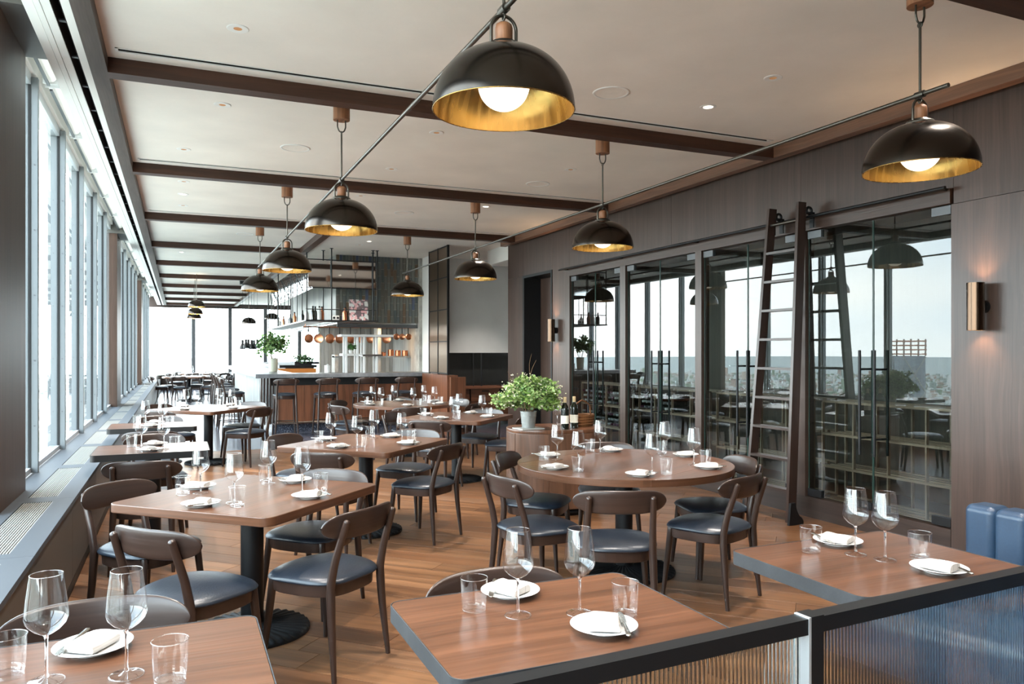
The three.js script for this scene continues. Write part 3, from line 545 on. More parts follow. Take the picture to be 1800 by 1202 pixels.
// the blue banquette
{
  const b = thing('banquette', 'blue leather banquette with channel-tufted back at the right edge', 'banquette', [0, 0, 0]);
  part('plinth', bx(2.86, 3.38, 0, 0.2, 0.7, 2.26), M.black, b);
  part('seat', bx(2.8, 3.24, 0.2, 0.46, 0.7, 2.3, 'z', 0.05), M.banquette, b);
  for (let k = 0; k < 12; k++) { const d1 = 2.33 - k * 0.135, g = new RoundedBoxGeometry(0.14, 0.45, 0.14, 5, 0.034); g.translate(3.28, 0.62, -(d1 - 0.067)); part('back_channel', uvm(g, 'y'), M.banquette, b); }
  part('back_board', bx(3.32, 3.4, 0.2, 0.825, 0.7, 2.32, 'y', 0.02), M.banquette, b);
}
// reeded glass partition
{
  const a = 0.055, p = thing('glass_partition', 'low black steel partition with reeded glass panels at the front', 'partition', [1.475, 0, 1.485], Math.atan(a));
  const H = 0.85;
  const bays = [[-1.02, -0.022], [0.022, 1.25]];
  for (const [x0, x1] of bays) {
    part('top_rail', bx(x0, x1, H - 0.04, H, -0.022, 0.022, 'x'), M.black, p); part('bottom_rail', bx(x0, x1, 0.28, 0.32, -0.022, 0.022, 'x'), M.black, p); part('base_panel', bx(x0, x1, 0, 0.28, -0.012, 0.012, 'x'), M.black, p);
    const s = new THREE.Shape(), n = Math.round((x1 - x0 - 0.03) / 0.0125), w = (x1 - x0 - 0.03) / n; s.moveTo(x0 + 0.015, 0.004); s.lineTo(x1 - 0.015, 0.004);
    for (let i = n - 1; i >= 0; i--) for (let k = 6; k >= 0; k--) { const t = k / 6; s.lineTo(x0 + 0.015 + (i + t) * w, -0.0015 - 0.0032 * Math.sin(Math.PI * t)); }
    const g = new THREE.ExtrudeGeometry(s, { depth: H - 0.36, bevelEnabled: false }); g.rotateX(-Math.PI / 2); g.translate(0, 0.32, 0);
    part('reeded_pane', g, M.reeded, p);
  }
  part('post', bx(-0.022, 0.022, 0, H + 0.004, -0.024, 0.024), M.black, p); part('post', bx(-1.06, -1.02, 0, H, -0.022, 0.022), M.black, p); part('post', bx(1.25, 1.29, 0, H, -0.022, 0.022), M.black, p);
  part('edge_strip', bx(-0.03, -0.022, 0.3, H + 0.003, -0.024, 0.024), M.alu, p);
}

// ---------------------------------------------------------------- lamps
const lamp = (x, y, d, power, color, radius = 4) => { const l = new THREE.PointLight(color, power); l.position.set(x, y, -d); l.castShadow = true; l.shadow.radius = radius; scene.add(l); l.name = 'lamp_light'; return l; };
const domeProf = [], liningProf = [];
for (let i = 0; i <= 22; i++) { const t = i / 22 * Math.PI / 2 * 0.915; domeProf.push([0.275 * Math.pow(Math.cos(t), 0.86), 0.243 * Math.sin(t)]); liningProf.push([0.2715 * Math.pow(Math.cos(t), 0.86), 0.239 * Math.sin(t)]); }
const PG = {
  shade: lathe(domeProf, 64), lining: lathe(liningProf, 64), rim: (() => { const g = new THREE.TorusGeometry(0.2735, 0.0025, 6, 64); g.rotateX(Math.PI / 2); return g; })(),
  globe: (() => { const g = new THREE.SphereGeometry(0.1, 32, 20); g.translate(0, 0.1, 0); return g; })(), holder: lathe([[0.0001, 0.15], [0.035, 0.15], [0.035, 0.23], [0.0001, 0.235]], 20),
  collar: lathe([[0.052, 0.236], [0.068, 0.238], [0.07, 0.244], [0.066, 0.252], [0.05, 0.254], [0.05, 0.262], [0.0001, 0.262]], 32),
  plug: lathe([[0.0001, 0.262], [0.034, 0.262], [0.034, 0.318], [0.031, 0.331], [0.02, 0.339], [0.0001, 0.341]], 28),
  loop: (() => { const c = []; for (let i = 0; i <= 12; i++) { const a = Math.PI * i / 12; c.push([-0.052 * Math.cos(a), 0.315 + 0.052 * Math.sin(a), 0]); } return taper([[-0.052, 0.255, 0], ...c, [0.052, 0.255, 0]], [0.0068, 0.0068], 40, 8); })(),
  hook: merge([rod([0, 0.362, 0], [0, 0.392, 0], 0.006), (() => { const g = new THREE.TorusGeometry(0.011, 0.004, 6, 14); g.rotateY(Math.PI / 2); g.translate(0, 0.362, 0); return g; })()]),
  stem: rod([0, 0.39, 0], [0, 0.76, 0], 0.0068), canopy: (() => { const g = cyl(0.063, 0.063, 0.135, 36); g.translate(0, 0.917, 0); return uvm(g, 'y'); })(), canopyCap: (() => { const g = cyl(0.058, 0.058, 0.006, 32); g.translate(0, 0.987, 0); return g; })(),
  shackle: merge([taper([[-0.03, 0.85, 0], [-0.031, 0.8, 0], [-0.02, 0.768, 0], [0, 0.757, 0], [0.02, 0.768, 0], [0.031, 0.8, 0], [0.03, 0.85, 0]], [0.0055, 0.0055], 24, 7), (() => { const g = new THREE.TorusGeometry(0.012, 0.0045, 6, 14); g.rotateY(Math.PI / 2); g.translate(0, 0.752, 0); return g; })()]),
  clamp: (() => { const g = cyl(0.018, 0.018, 0.05, 16); g.rotateX(Math.PI / 2); g.translate(0, 0.392, 0); return g; })(),
};
function makePendant(label, pos, power) {
  const t = thing('pendant_lamp', label, 'pendant lamp', pos, 0, 'bronze dome pendants in two rows');
  part('shade', PG.shade, M.bronze, t); part('lining', PG.lining, M.brass, t); part('rim', PG.rim, M.brass, t); part('globe', PG.globe, M.globe, t); part('lamp_holder', PG.holder, M.black, t);
  part('collar', PG.collar, M.gunmetal, t); part('plug', PG.plug, M.cap, t); part('loop', PG.loop, M.gunmetal, t); part('hook', PG.hook, M.gunmetal, t); part('stem', PG.stem, M.gunmetal, t); part('rod_clamp', PG.clamp, M.gunmetal, t);
  part('canopy', PG.canopy, M.cap, t); part('canopy_cap', PG.canopyCap, M.gunmetal, t); part('shackle', PG.shackle, M.gunmetal, t);
  return t;
}
const nth = ['nearest', 'second', 'third', 'fourth'];
let pend0 = null;
[[1.155, [2.73, 5.94, 9.15, 12.36], 'window-side'], [3.505, [2.78, 6.0, 9.22, 12.41], 'cellar-side']].forEach(([x, ds, row]) => ds.forEach((d, i) => {
  const label = `bronze dome pendant lined with brass, ${nth[i]} of the ${row} row`;
  if (!pend0) pend0 = makePendant(label, [x, 2.45, d]); else dup(pend0, label, [x, 2.45, d], 0);
  lamp(x, 2.45 + 0.1, d, 0.6, new THREE.Color(1, 0.86, 0.66), 4);
}));
solo('tie_rod', rod([1.155, 2.842, -2.0], [1.155, 2.842, -12.62], 0.0115, 12), M.gunmetal, 'long steel rod joining the window-side pendants', 'rod');
solo('tie_rod', rod([3.505, 2.842, -2.62], [3.505, 2.842, -12.7], 0.0115, 12), M.gunmetal, 'long steel rod joining the cellar-side pendants', 'rod');
// recessed ceiling fittings
const ring = lathe([[0.023, -0.0015], [0.026, -0.003], [0.058, -0.005], [0.064, -0.002], [0.064, 0.0]], 36), baffle = lathe([[0.025, -0.0025], [0.018, -0.0015], [0.0001, -0.0015]], 28);
M.baffle = std({ color: '#a8713f', roughness: 0.5, metalness: 0.6, emissive: new THREE.Color(1, 0.55, 0.25), emissiveIntensity: 0.2 });
function downlight(x, d, lit, where) {
  const t = thing('downlight', `${lit ? 'bright' : 'hooded amber'} round recessed downlight, ${where}`, 'downlight', [x, CEIL, d], 0, 'recessed downlights');
  part('trim_ring', ring, M.white, t); const bf = part(lit ? 'lamp_lens' : 'baffle', baffle, lit ? M.downlight : M.baffle, t); if (lit) bf.scale.set(1.5, 1.6, 1.5);
  { const s = new THREE.SpotLight(new THREE.Color(1, 0.93, 0.85), 22, 0, 0.72, 0.7); s.position.set(x, CEIL - 0.012, -d); s.target.position.set(x, 0, -d); s.castShadow = true; s.shadow.radius = 2; s.name = 'downlight_lamp'; scene.add(s, s.target); }
}
[[0.326, 4.83, 0, 'window row before the second beam'], [0.317, 6.37, 0, 'window row after the second beam'], [0.05, 7.92, 0, 'window row before the third beam'], [2.08, 6.43, 0, 'middle row after the second beam'], [3.83, 4.2, 0, 'nearest of the cellar row'], [3.815, 4.9, 1, 'nearest lit one of the cellar row'], [3.8, 7.17, 0, 'cellar row between second and third beam'], [2.06, 7.9, 0, 'middle row before the third beam'], [0.057, 10.18, 1, 'window row between third and fourth beam'], [0.06, 10.97, 0, 'window row before the fourth beam'], [3.74, 9.45, 1, 'cellar row after the third beam'], [2.066, 9.41, 0, 'middle row after the third beam'], [0.06, 9.42, 0, 'window row after the third beam'], [3.056, 13.25, 1, 'above the bar stools'], [2.995, 13.74, 0, 'above the bar front'], [0.06, 16.14, 1, 'window row before the sixth beam'], [0.32, 3.2, 0, 'window row above the front tables'], [0.32, 1.6, 0, 'window row above the camera'], [2.08, 3.2, 0, 'middle row above the front tables'], [2.08, 1.6, 0, 'middle row above the camera'], [3.83, 2.6, 0, 'cellar row before the first beam'], [3.83, 1.1, 0, 'cellar row above the banquette'], [5.7, 13.9, 0, 'above the niche right of the bar']].forEach((a) => downlight(...a));
[[2.947, 4.92, 'before the second beam'], [1.014, 7.45, 'between second and third beam, window side'], [3.777, 7.93, 'between second and third beam, cellar side'], [2.87, 10.33, 'before the fourth beam'], [1.0, 13.23, 'beyond the fourth beam']].forEach(([x, d, w]) => {
  const t = thing('ceiling_speaker', `round white ceiling speaker ${w}`, 'speaker', [x, CEIL, d], 0, 'flush ceiling speakers'); part('bezel', lathe([[0.118, 0], [0.12, -0.006], [0.135, -0.006], [0.138, 0]], 44), M.white, t); part('grille', lathe([[0.0001, -0.003], [0.118, -0.003]], 40), M.ceiling, t);
});
// wall sconces
[[3.69, 'beside the nearest glass door'], [10.47, 'between the far door and the cellar']].forEach(([d, where]) => {
  const t = thing('wall_sconce', `bronze half-tube wall sconce ${where}`, 'sconce', [XR, 1.84, d], 0, 'wall sconces of the cellar wall'), g = new THREE.CylinderGeometry(0.058, 0.058, 0.34, 36, 1, true, 0, Math.PI * 2);
  g.translate(-0.095, 0, 0); part('tube', g, M.sconceTube, t);
  const gi = new THREE.CylinderGeometry(0.055, 0.055, 0.34, 36, 1, true); gi.translate(-0.095, 0, 0); part('tube_lining', gi, M.brass, t);
  const bp = cyl(0.045, 0.045, 0.03, 28); bp.rotateZ(Math.PI / 2); bp.translate(-0.015, 0, 0); part('back_plate', bp, M.black, t);
  part('arm', rod([-0.03, 0, 0], [-0.04, 0, 0], 0.014), M.black, t);
  const bulb = new THREE.SphereGeometry(0.028, 16, 12); bulb.translate(-0.095, 0.09, 0); part('bulb', bulb, M.sconceGlow, t); const b2 = bulb.clone(); b2.translate(0, -0.18, 0); part('bulb', b2, M.sconceGlow, t);
  for (const y of [0.09, -0.09]) lamp(XR - 0.095, 1.84 + y, d, 1.2, new THREE.Color(1, 0.66, 0.36), 1.2);
});
// ---------------------------------------------------------------- library ladder
{
  const t = thing('library_ladder', 'tall dark wood library ladder on the cellar rail', 'ladder', [0, 0, 0]);
  const top = [5.135, 2.86], bot = [4.93, 0.02], X = (y) => bot[0] + (top[0] - bot[0]) * (y - bot[1]) / (top[1] - bot[1]);
  const D = (y, s) => 5.46 + s * (0.27 - 0.085 * y / 2.86), stile = (s) => { const g = new THREE.BufferGeometry(), p = []; const th = 0.016; for (const y of [0.02, 2.86]) for (const [dx, dd] of [[-0.045, -th], [0.045, -th], [0.045, th], [-0.045, th]]) p.push(X(y) + dx, y, -(D(y, s) + dd)); g.setAttribute('position', new THREE.Float32BufferAttribute(p, 3)); g.setIndex([0, 1, 5, 0, 5, 4, 1, 2, 6, 1, 6, 5, 2, 3, 7, 2, 7, 6, 3, 0, 4, 3, 4, 7, 4, 5, 6, 4, 6, 7, 0, 2, 1, 0, 3, 2]); const q = g.toNonIndexed(); q.computeVertexNormals(); return uvm(q, 'y'); };
  for (const s of [-1, 1]) part('stile', stile(s), M.chair, t);
  for (let k = 0; k < 10; k++) { const y = 0.29 + k * 0.268; part(k === 9 ? 'top_bar' : 'tread', k === 9 ? rod([X(y) - 0.01, y, -D(y, -1)], [X(y) - 0.01, y, -D(y, 1)], 0.013, 10) : bx(X(y) - 0.045, X(y) + 0.045, y - 0.011, y + 0.011, D(y, -1) + 0.016, D(y, 1) - 0.016, 'z'), k === 9 ? M.gunmetal : M.chair, t); }
  for (const s of [-1, 1]) {
    const dd = D(2.7, s), h = part('rail_hanger', merge([bx(5.14, 5.2, 2.62, 2.8, dd + 0.018, dd + 0.028), bx(5.17, 5.27, 2.76, 2.775, dd - 0.02, dd + 0.03), bx(5.255, 5.265, 2.64, 2.775, dd - 0.02, dd + 0.03)]), M.black, t);
    const w = new THREE.TorusGeometry(0.03, 0.012, 8, 20); w.translate(5.22, 2.79, -dd); part('roller', w, M.black, h);
    const f = new THREE.Shape(); f.moveTo(-0.07, 0); f.lineTo(0.09, 0); f.quadraticCurveTo(0.1, 0.04, 0.05, 0.07); f.quadraticCurveTo(0.01, 0.12, -0.0, 0.19); f.lineTo(-0.05, 0.19); f.closePath();
    const fg = new THREE.ExtrudeGeometry(f, { depth: 0.022, bevelEnabled: true, bevelSize: 0.002, bevelThickness: 0.002, bevelSegments: 1 }); fg.translate(bot[0] + 0.02, 0.002, -(D(0.1, s) - 0.016) + (s < 0 ? 0.002 : -0.056)); part('foot_bracket', fg, M.black, t);
  }
}
// ---------------------------------------------------------------- wine cellar contents
BAYS.forEach(([a, b], i) => {
  const t = thing('wine_rack', `walnut wine rack with open bins behind the ${bayWord[i]} cellar doors`, 'wine rack', [0, 0, 0], 0, 'wine racks in the cellar'), x0 = 5.5, x1 = 5.82, n = 4, w = (b - a) / n;
  for (const y of [0.17, 0.47, 0.77, 1.07]) { part('shelf', merge([bx(x0, x0 + 0.035, y - 0.022, y, a + 0.01, b - 0.01, 'z'), bx(x1 - 0.03, x1, y - 0.022, y, a + 0.01, b - 0.01, 'z'), bx(x0 + 0.1, x0 + 0.13, y - 0.022, y, a + 0.01, b - 0.01, 'z'), bx(x0 + 0.19, x0 + 0.22, y - 0.022, y, a + 0.01, b - 0.01, 'z')]), M.rack, t); }
  for (let k = 0; k <= n; k++) { const d = Math.min(b - 0.014, Math.max(a + 0.001, a + k * w - 0.007)); part('upright', merge([bx(x0 + 0.002, x0 + 0.03, 0.15, 1.048, d, d + 0.014), bx(x1 - 0.03, x1 - 0.002, 0.15, 1.048, d, d + 0.014)]), M.rack, t); }
});
const bottleGeo = lathe([[0.0001, 0], [0.036, 0], [0.0385, 0.004], [0.0385, 0.185], [0.034, 0.205], [0.018, 0.235], [0.0145, 0.25], [0.0145, 0.295]], 20), capGeo = lathe([[0.015, 0.235], [0.0155, 0.262], [0.0155, 0.298], [0.0001, 0.3]], 14), labelGeo = new THREE.CylinderGeometry(0.0388, 0.0388, 0.075, 24, 1, true);
labelGeo.translate(0, 0.09, 0);
{
  let b0 = null; const lie = new THREE.Matrix4().makeRotationZ(Math.PI / 2), bg = bottleGeo.clone().applyMatrix4(lie), cg = capGeo.clone().applyMatrix4(lie), base = (() => { const g = new THREE.TorusGeometry(0.03, 0.003, 6, 18); g.rotateX(Math.PI / 2); return g.applyMatrix4(lie); })();
  M.punt = std({ color: '#8d979c', roughness: 0.2, metalness: 0.3 });
  const bins = []; [[3, 0], [3, 1], [3, 2], [3, 3], [2, 2], [2, 3]].forEach(([bay, k]) => { for (const row of bay === 3 ? [0.77, 0.47] : [0.77]) bins.push([bay, k, row]); });
  for (const [bay, k, y0] of bins) {
    const [a, b] = BAYS[bay], w = (b - a) / 4, d0 = a + k * w + 0.012, cols = Math.floor((w - 0.024) / 0.08);
    const rows = y0 > 0.6 ? 3 : 2 + (k % 2);
    for (let r = 0; r < rows; r++) for (let c = 0; c < cols - (r % 2); c++) {
      const pos = [5.8 + rr(-0.01, 0.01), y0 + 0.04 + r * 0.0685, d0 + 0.044 + c * 0.0803 + (r % 2) * 0.04], label = `dark wine bottle lying in the ${['nearest', 'second', 'third', 'farthest'][k]} ${y0 > 0.6 ? 'upper' : 'lower'} bin behind the ${bayWord[bay]} doors`;
      if (!b0) { b0 = thing('racked_bottle', label, 'wine bottle', pos, 0, 'bottles lying in the cellar racks'); part('body', bg, M.bottle, b0); part('capsule', cg, M.capsules[0], b0); } else dup(b0, label, pos, 0);
      const o = scene.children[scene.children.length - 1]; o.children[1].material = M.capsules[Math.floor(rnd() * 4)];
    }
  }
  [[6.62, 6.9, 'left of the ladder'], [3.98, 4.16, 'at the near end']].forEach(([d0, d1, w]) => {
    const t = thing('bottle_peg_panel', `dark panel of steel bottle pegs in the cellar ${w}`, 'peg panel', [0, 0, 0], 0, 'peg panels in the cellar'); part('panel', bx(5.86, 5.9, 1.1, 2.6, d0, d1), M.cellar, t);
    for (let y = 1.2; y < 2.55; y += 0.15) part('peg', merge([d0 + 0.06, d1 - 0.06].map((d) => rod([5.62, y + 0.01, -d], [5.87, y, -d], 0.006))), M.steel, t);
  });
}
// ---------------------------------------------------------------- round sideboard and what stands on it
{
  const t = thing('sideboard', 'rounded walnut sideboard before the cellar carrying the plant', 'sideboard', [3.32, 0, 6.6], -0.2), out = superEll(0.46, 0.33, 2.5);
  part('carcass', pad(out, [[0.001, 0.76], [0.985, 0.76], [0.985, 0.06], [0.001, 0.06]], 96), M.tableEdge, t);
  part('top', pad(out, [[0.001, 0.795], [0.99, 0.795], [1, 0.791], [1, 0.764], [0.99, 0.76], [0.001, 0.76]], 96), M.table, t);
  part('plinth', pad(out, [[0.001, 0.06], [0.92, 0.06], [0.92, 0], [0.001, 0]], 60), M.black, t);
  for (let k = 0; k < 7; k++) {                // curved door fronts with open joints
    const pts = [], n = 10; for (let i = 0; i <= n; i++) { const a = (k + 0.012 + (1 - 0.024) * i / n) / 7 * Math.PI * 2; pts.push(out(a)); }
    const s = new THREE.Shape(); pts.forEach(([x, z], i) => (i ? s.lineTo(x, -z) : s.moveTo(x, -z))); pts.reverse().forEach(([x, z]) => s.lineTo(x * 0.965, -z * 0.965)); s.closePath();
    const g = slab(s, 0.065, 0.755, 0.001, 1); part('door', uvm(g, 'y', k * 0.4), M.tableEdge, t);
  }
}
function leaves(n, R, size, cols, seedv, squash = 0.8, spread = 1) {
  seed = seedv; const br = []; for (let i = 0; i < 46; i++) br.push([rnd() * 6.283, Math.asin(rr(-0.5, 1)), rr(0.72, 1.22)]); const pos = [], nor = [], col = [], idx = [], q = new THREE.Quaternion(), v = new THREE.Vector3(), c = new THREE.Color();
  for (let i = 0; i < n; i++) {
    const [ba, be, bl] = br[Math.floor(rnd() * br.length)], a = ba + rr(-0.22, 0.22), u = Math.pow(rnd(), 0.55), el = be + rr(-0.2, 0.2), r = R * u * bl, cx = Math.cos(a) * Math.cos(el) * r * spread, cy = Math.sin(el) * r * squash, cz = Math.sin(a) * Math.cos(el) * r * spread;
    q.setFromEuler(new THREE.Euler(rr(-1.2, 1.2), rnd() * 6.283, rr(-1.1, 1.1))); const s = size * rr(0.6, 1.3), base = pos.length / 3;
    c.set(cols[Math.floor(rnd() * cols.length)]); c.multiplyScalar(rr(0.75, 1.2));
    for (const [x, y, z] of [[0, 0, 0], [0.32, 0.04, 0.35], [0, 0.09, 0.45], [-0.32, 0.04, 0.35], [0.25, 0.05, 0.7], [-0.25, 0.05, 0.7], [0, 0, 1]]) { v.set(x * s, y * s, z * s).applyQuaternion(q); pos.push(cx + v.x, cy + v.y, cz + v.z); col.push(c.r, c.g, c.b); }
    idx.push(...[[0, 1, 2], [0, 2, 3], [1, 4, 2], [2, 5, 3], [2, 4, 6], [2, 6, 5]].flat().map((k) => base + k));
  }
  const g = new THREE.BufferGeometry(); g.setAttribute('position', new THREE.Float32BufferAttribute(pos, 3)); g.setAttribute('color', new THREE.Float32BufferAttribute(col, 3)); g.setIndex(idx); g.computeVertexNormals(); return g;
}
const GREENS = ['#6f8f3e', '#86a650', '#5a7a36', '#97b465', '#4c6b33', '#a8bd7c'];
{
  const T = 0.795;
  solo('cloth_mat', bx(-0.12, 0.12, 0, 0.012, -0.1, 0.1, 'x', 0.004), M.napkin, 'folded white cloth under the metal bucket', 'cloth', [3.0, T, 6.5], 0.1);
  const t = thing('potted_shrub', 'leafy flowering greenery in a galvanised bucket on the sideboard', 'plant', [3.0, T + 0.012, 6.5]);
  const bk = part('bucket', lathe([[0.0001, 0], [0.058, 0], [0.06, 0.004], [0.076, 0.15], [0.079, 0.153], [0.076, 0.156], [0.071, 0.15], [0.057, 0.01], [0.0001, 0.01]], 36), M.galvanised, t);
  part('hoop', merge([0.05, 0.11].map((y) => { const g = new THREE.TorusGeometry(0.0605 + y * 0.11, 0.0025, 6, 36); g.rotateX(Math.PI / 2); g.translate(0, y, 0); return g; })), M.galvanised, bk);
  const f = leaves(6500, 0.265, 0.034, GREENS, 31, 0.78, 1.12); f.translate(0, 0.275, 0); part('foliage', f, M.leaf, t);
  const fl = leaves(700, 0.29, 0.02, ['#dcd9b8', '#cfd4a0', '#e6e0c8'], 77, 0.78, 1.14); fl.translate(0, 0.3, 0); part('blossom', fl, M.leaf, t);
  const st = []; for (let k = 0; k < 16; k++) { const a = rnd() * 6.28, r = rr(0.08, 0.24); st.push(taper([[0.02 * Math.cos(a), 0.08, 0.02 * Math.sin(a)], [0.5 * r * Math.cos(a), 0.28, 0.5 * r * Math.sin(a)], [r * Math.cos(a), rr(0.3, 0.44), r * Math.sin(a)]], [0.004, 0.002], 6, 5)); }
  for (const [ax, az, h] of [[-0.25, 0.02, 0.5], [-0.02, 0.05, 0.66], [0.06, -0.02, 0.6]]) st.push(taper([[0, 0.2, 0], [ax * 0.4, 0.45, az], [ax * 0.7, h - 0.06, az], [ax + 0.03, h + 0.03, az]], [0.004, 0.003, 0.0015], 10, 5));
  part('stems', merge(st), M.twig, t);
  [[3.31, 6.36, 'nearer'], [3.44, 6.42, 'farther']].forEach(([x, d, w]) => { const b = thing('wine_bottle', `dark wine bottle with cream label on the sideboard, ${w} of two`, 'wine bottle', [x, T, d], rnd() * 3, 'bottles on the sideboard'); part('body', bottleGeo, M.bottle, b); part('label_paper', labelGeo, M.paper, b); part('capsule', capGeo, M.cork, b); });
  [[3.36, 6.62], [3.46, 6.72]].forEach(([x, d], i) => make('wine_glass', `clear stemmed wine glass on the sideboard, ${i ? 'right' : 'left'} of two`, [x, T, d], 0));
  const w = thing('wicker_basket', 'brown wicker basket behind the sideboard bottles', 'basket', [3.6, T, 6.56], 0.4); part('bowl', pad(superEll(0.14, 0.09, 2.4), [[0.001, 0.01], [0.88, 0.012], [0.98, 0.11], [1.03, 0.115], [1.02, 0.1], [0.92, 0], [0.001, 0]], 40), M.wicker, w);
  part('handle', taper([[-0.138, 0.1, 0], [-0.12, 0.2, 0], [0, 0.25, 0], [0.12, 0.2, 0], [0.138, 0.1, 0]], [0.007, 0.007], 20, 8), M.wicker, w);
  const wv = []; for (const y of [0.025, 0.05, 0.075, 0.1]) { const s = 0.92 + y * 0.75; const pts = []; for (let k = 0; k <= 30; k++) { const [x, z] = superEll(0.14, 0.09, 2.4)(k / 30 * 6.283); pts.push(new THREE.Vector3(x * s, y, z * s)); } wv.push(new THREE.TubeGeometry(new THREE.CatmullRomCurve3(pts), 60, 0.006, 5)); } part('weave', merge(wv), M.wicker, w);
}

// ---------------------------------------------------------------- bar and kitchen
const BD = 14.6, BH = 1.105;
{
  const t = thing('bar', 'long bar with grey stone counter and walnut panelled front', 'bar', [0, 0, 0]);
  part('counter', bx(1.29, 4.6, BH - 0.075, BH, BD, BD + 0.75, 'x', 0.004), M.stone, t);
  part('counter', bx(1.29, 2.05, BH - 0.075, BH, BD + 0.752, 24.2, 'z', 0.004), M.stone, t);
  part('plinth', merge([bx(1.62, 4.6, 0, 0.16, BD + 0.34, BD + 0.7), bx(1.62, 1.95, 0, 0.16, BD + 0.7, 24.1)]), M.terrazzo, t);
  part('frieze', merge([bx(1.6, 4.6, 0.88, BH - 0.075, BD + 0.3, BD + 0.7), bx(1.6, 1.98, 0.88, BH - 0.075, BD + 0.7, 24.1)]), M.blackMatte, t);
  for (let x = 1.72; x < 4.55; x += 0.475) part('front_panel', bx(x, Math.min(4.6, x + 0.472), 0.16, 0.88, BD + 0.28, BD + 0.6), M.barWood, t);
  for (let k = 0; k < 5; k++) part('fin', bx(1.40 + k * 0.055, 1.425 + k * 0.055, 0.16, BH - 0.075, BD + 0.16 + k * 0.03, BD + 0.42), M.chair, t);
  for (let d = BD + 0.8; d < 24; d += 0.9) part('side_panel', bx(1.56, 1.8, 0.16, BH - 0.075, d, d + 0.89), M.boards[1], t);
  part('footrail', merge([rod([1.7, 0.19, -(BD + 0.18)], [4.55, 0.19, -(BD + 0.18)], 0.014), ...[1.75, 2.6, 3.5, 4.4].map((x) => rod([x, 0.19, -(BD + 0.18)], [x, 0.19, -(BD + 0.35)], 0.01))]), M.gunmetal, t);
  for (let x = 2.0; x < 4.5; x += 0.72) part('bag_hook', rod([x, 0.98, -(BD + 0.27)], [x, 1.02, -(BD + 0.27)], 0.006), M.steel, t);
}
{
  const t = thing('bar_end_pedestal', 'walnut pedestal closing the right end of the bar', 'cabinet', [0, 0, 0]);
  part('panel', bx(4.42, 4.62, 0, 1.09, 13.05, 14.58), M.barWood, t); part('front', bx(4.46, 4.74, 0, 1.06, 12.96, 13.04), M.barWood, t);
  const s = thing('bronze_screen', 'tall bronze panelled screen standing on the bar end', 'screen', [0, 0, 0]);
  const dd = [13.1, 13.65, 14.2], yy = [1.12, 1.7, 2.28, 2.86, 3.42];
  for (let i = 0; i < 2; i++) for (let k = 0; k < 4; k++) part('panel', bx(4.445, 4.46, yy[k] + 0.008, yy[k + 1] - 0.008, dd[i] + 0.008, dd[i + 1] - 0.008), M.bronzePanel, s);
  part('frame', merge([...dd.map((d) => bx(4.435, 4.475, 1.095, 3.438, d - 0.012, d + 0.012)), ...yy.map((y) => bx(4.435, 4.475, y - 0.01, y + 0.01, 13.1, 14.2))]), M.black, s);
}
{
  const n = structure('wall_niche', 'grey plaster panel above a dark glass back wall beside the bar'); n.userData.category = 'wall';
  part('plaster_panel', bx(4.75, 7.6, 1.49, 3.44, 15.0, 15.12), M.plaster, n); part('glass_back', bx(4.75, 7.6, 0.8, 1.49, 15.2, 15.24), std({ color: '#2a2b2a', roughness: 0.15 }), n); part('side', bx(4.62, 4.76, 0, 3.44, 14.62, 15.24), M.white, n);
  part('soffit', bx(5.42, 7.6, 3.16, 3.44, 12.37, 13.6), M.white, n);
  const c = thing('niche_credenza', 'low walnut credenza in the niche right of the bar', 'credenza', [0, 0, 0]);
  part('top', bx(4.78, 7.4, 0.76, 0.8, 14.55, 15.19, 'x'), M.barWood, c); for (let k = 0; k < 4; k++) { const x = 4.79 + k * 0.65; part('body', bx(x, x + 0.64, 0.08, 0.755, 14.62, 15.18), M.blackMatte, c); if (k !== 2) { const dr = part('drawer', bx(x + 0.01, x + 0.63, 0.5, 0.75, 14.58, 14.62, 'x'), M.barWood, c); part('pull', bx(x + 0.24, x + 0.4, 0.7, 0.72, 14.57, 14.58), M.black, dr); } part('door', bx(x + 0.01, x + 0.63, 0.09, 0.49, 14.58, 14.62), M.barWood, c); }
  const st = thing('niche_stand', 'two thin black uprights before the dark niche glass', 'stand', [0, 0, 0]); part('upright', rod([5.62, 0.8, -14.9], [5.62, 1.49, -14.9], 0.012), M.black, st); part('upright', rod([5.8, 0.8, -14.9], [5.8, 1.49, -14.9], 0.018), M.black, st);
  solo('tray', bx(6.15, 6.6, 0.8, 0.83, 14.65, 14.95, 'x', 0.01), M.steel, 'steel tray lying on the niche credenza', 'tray');
}
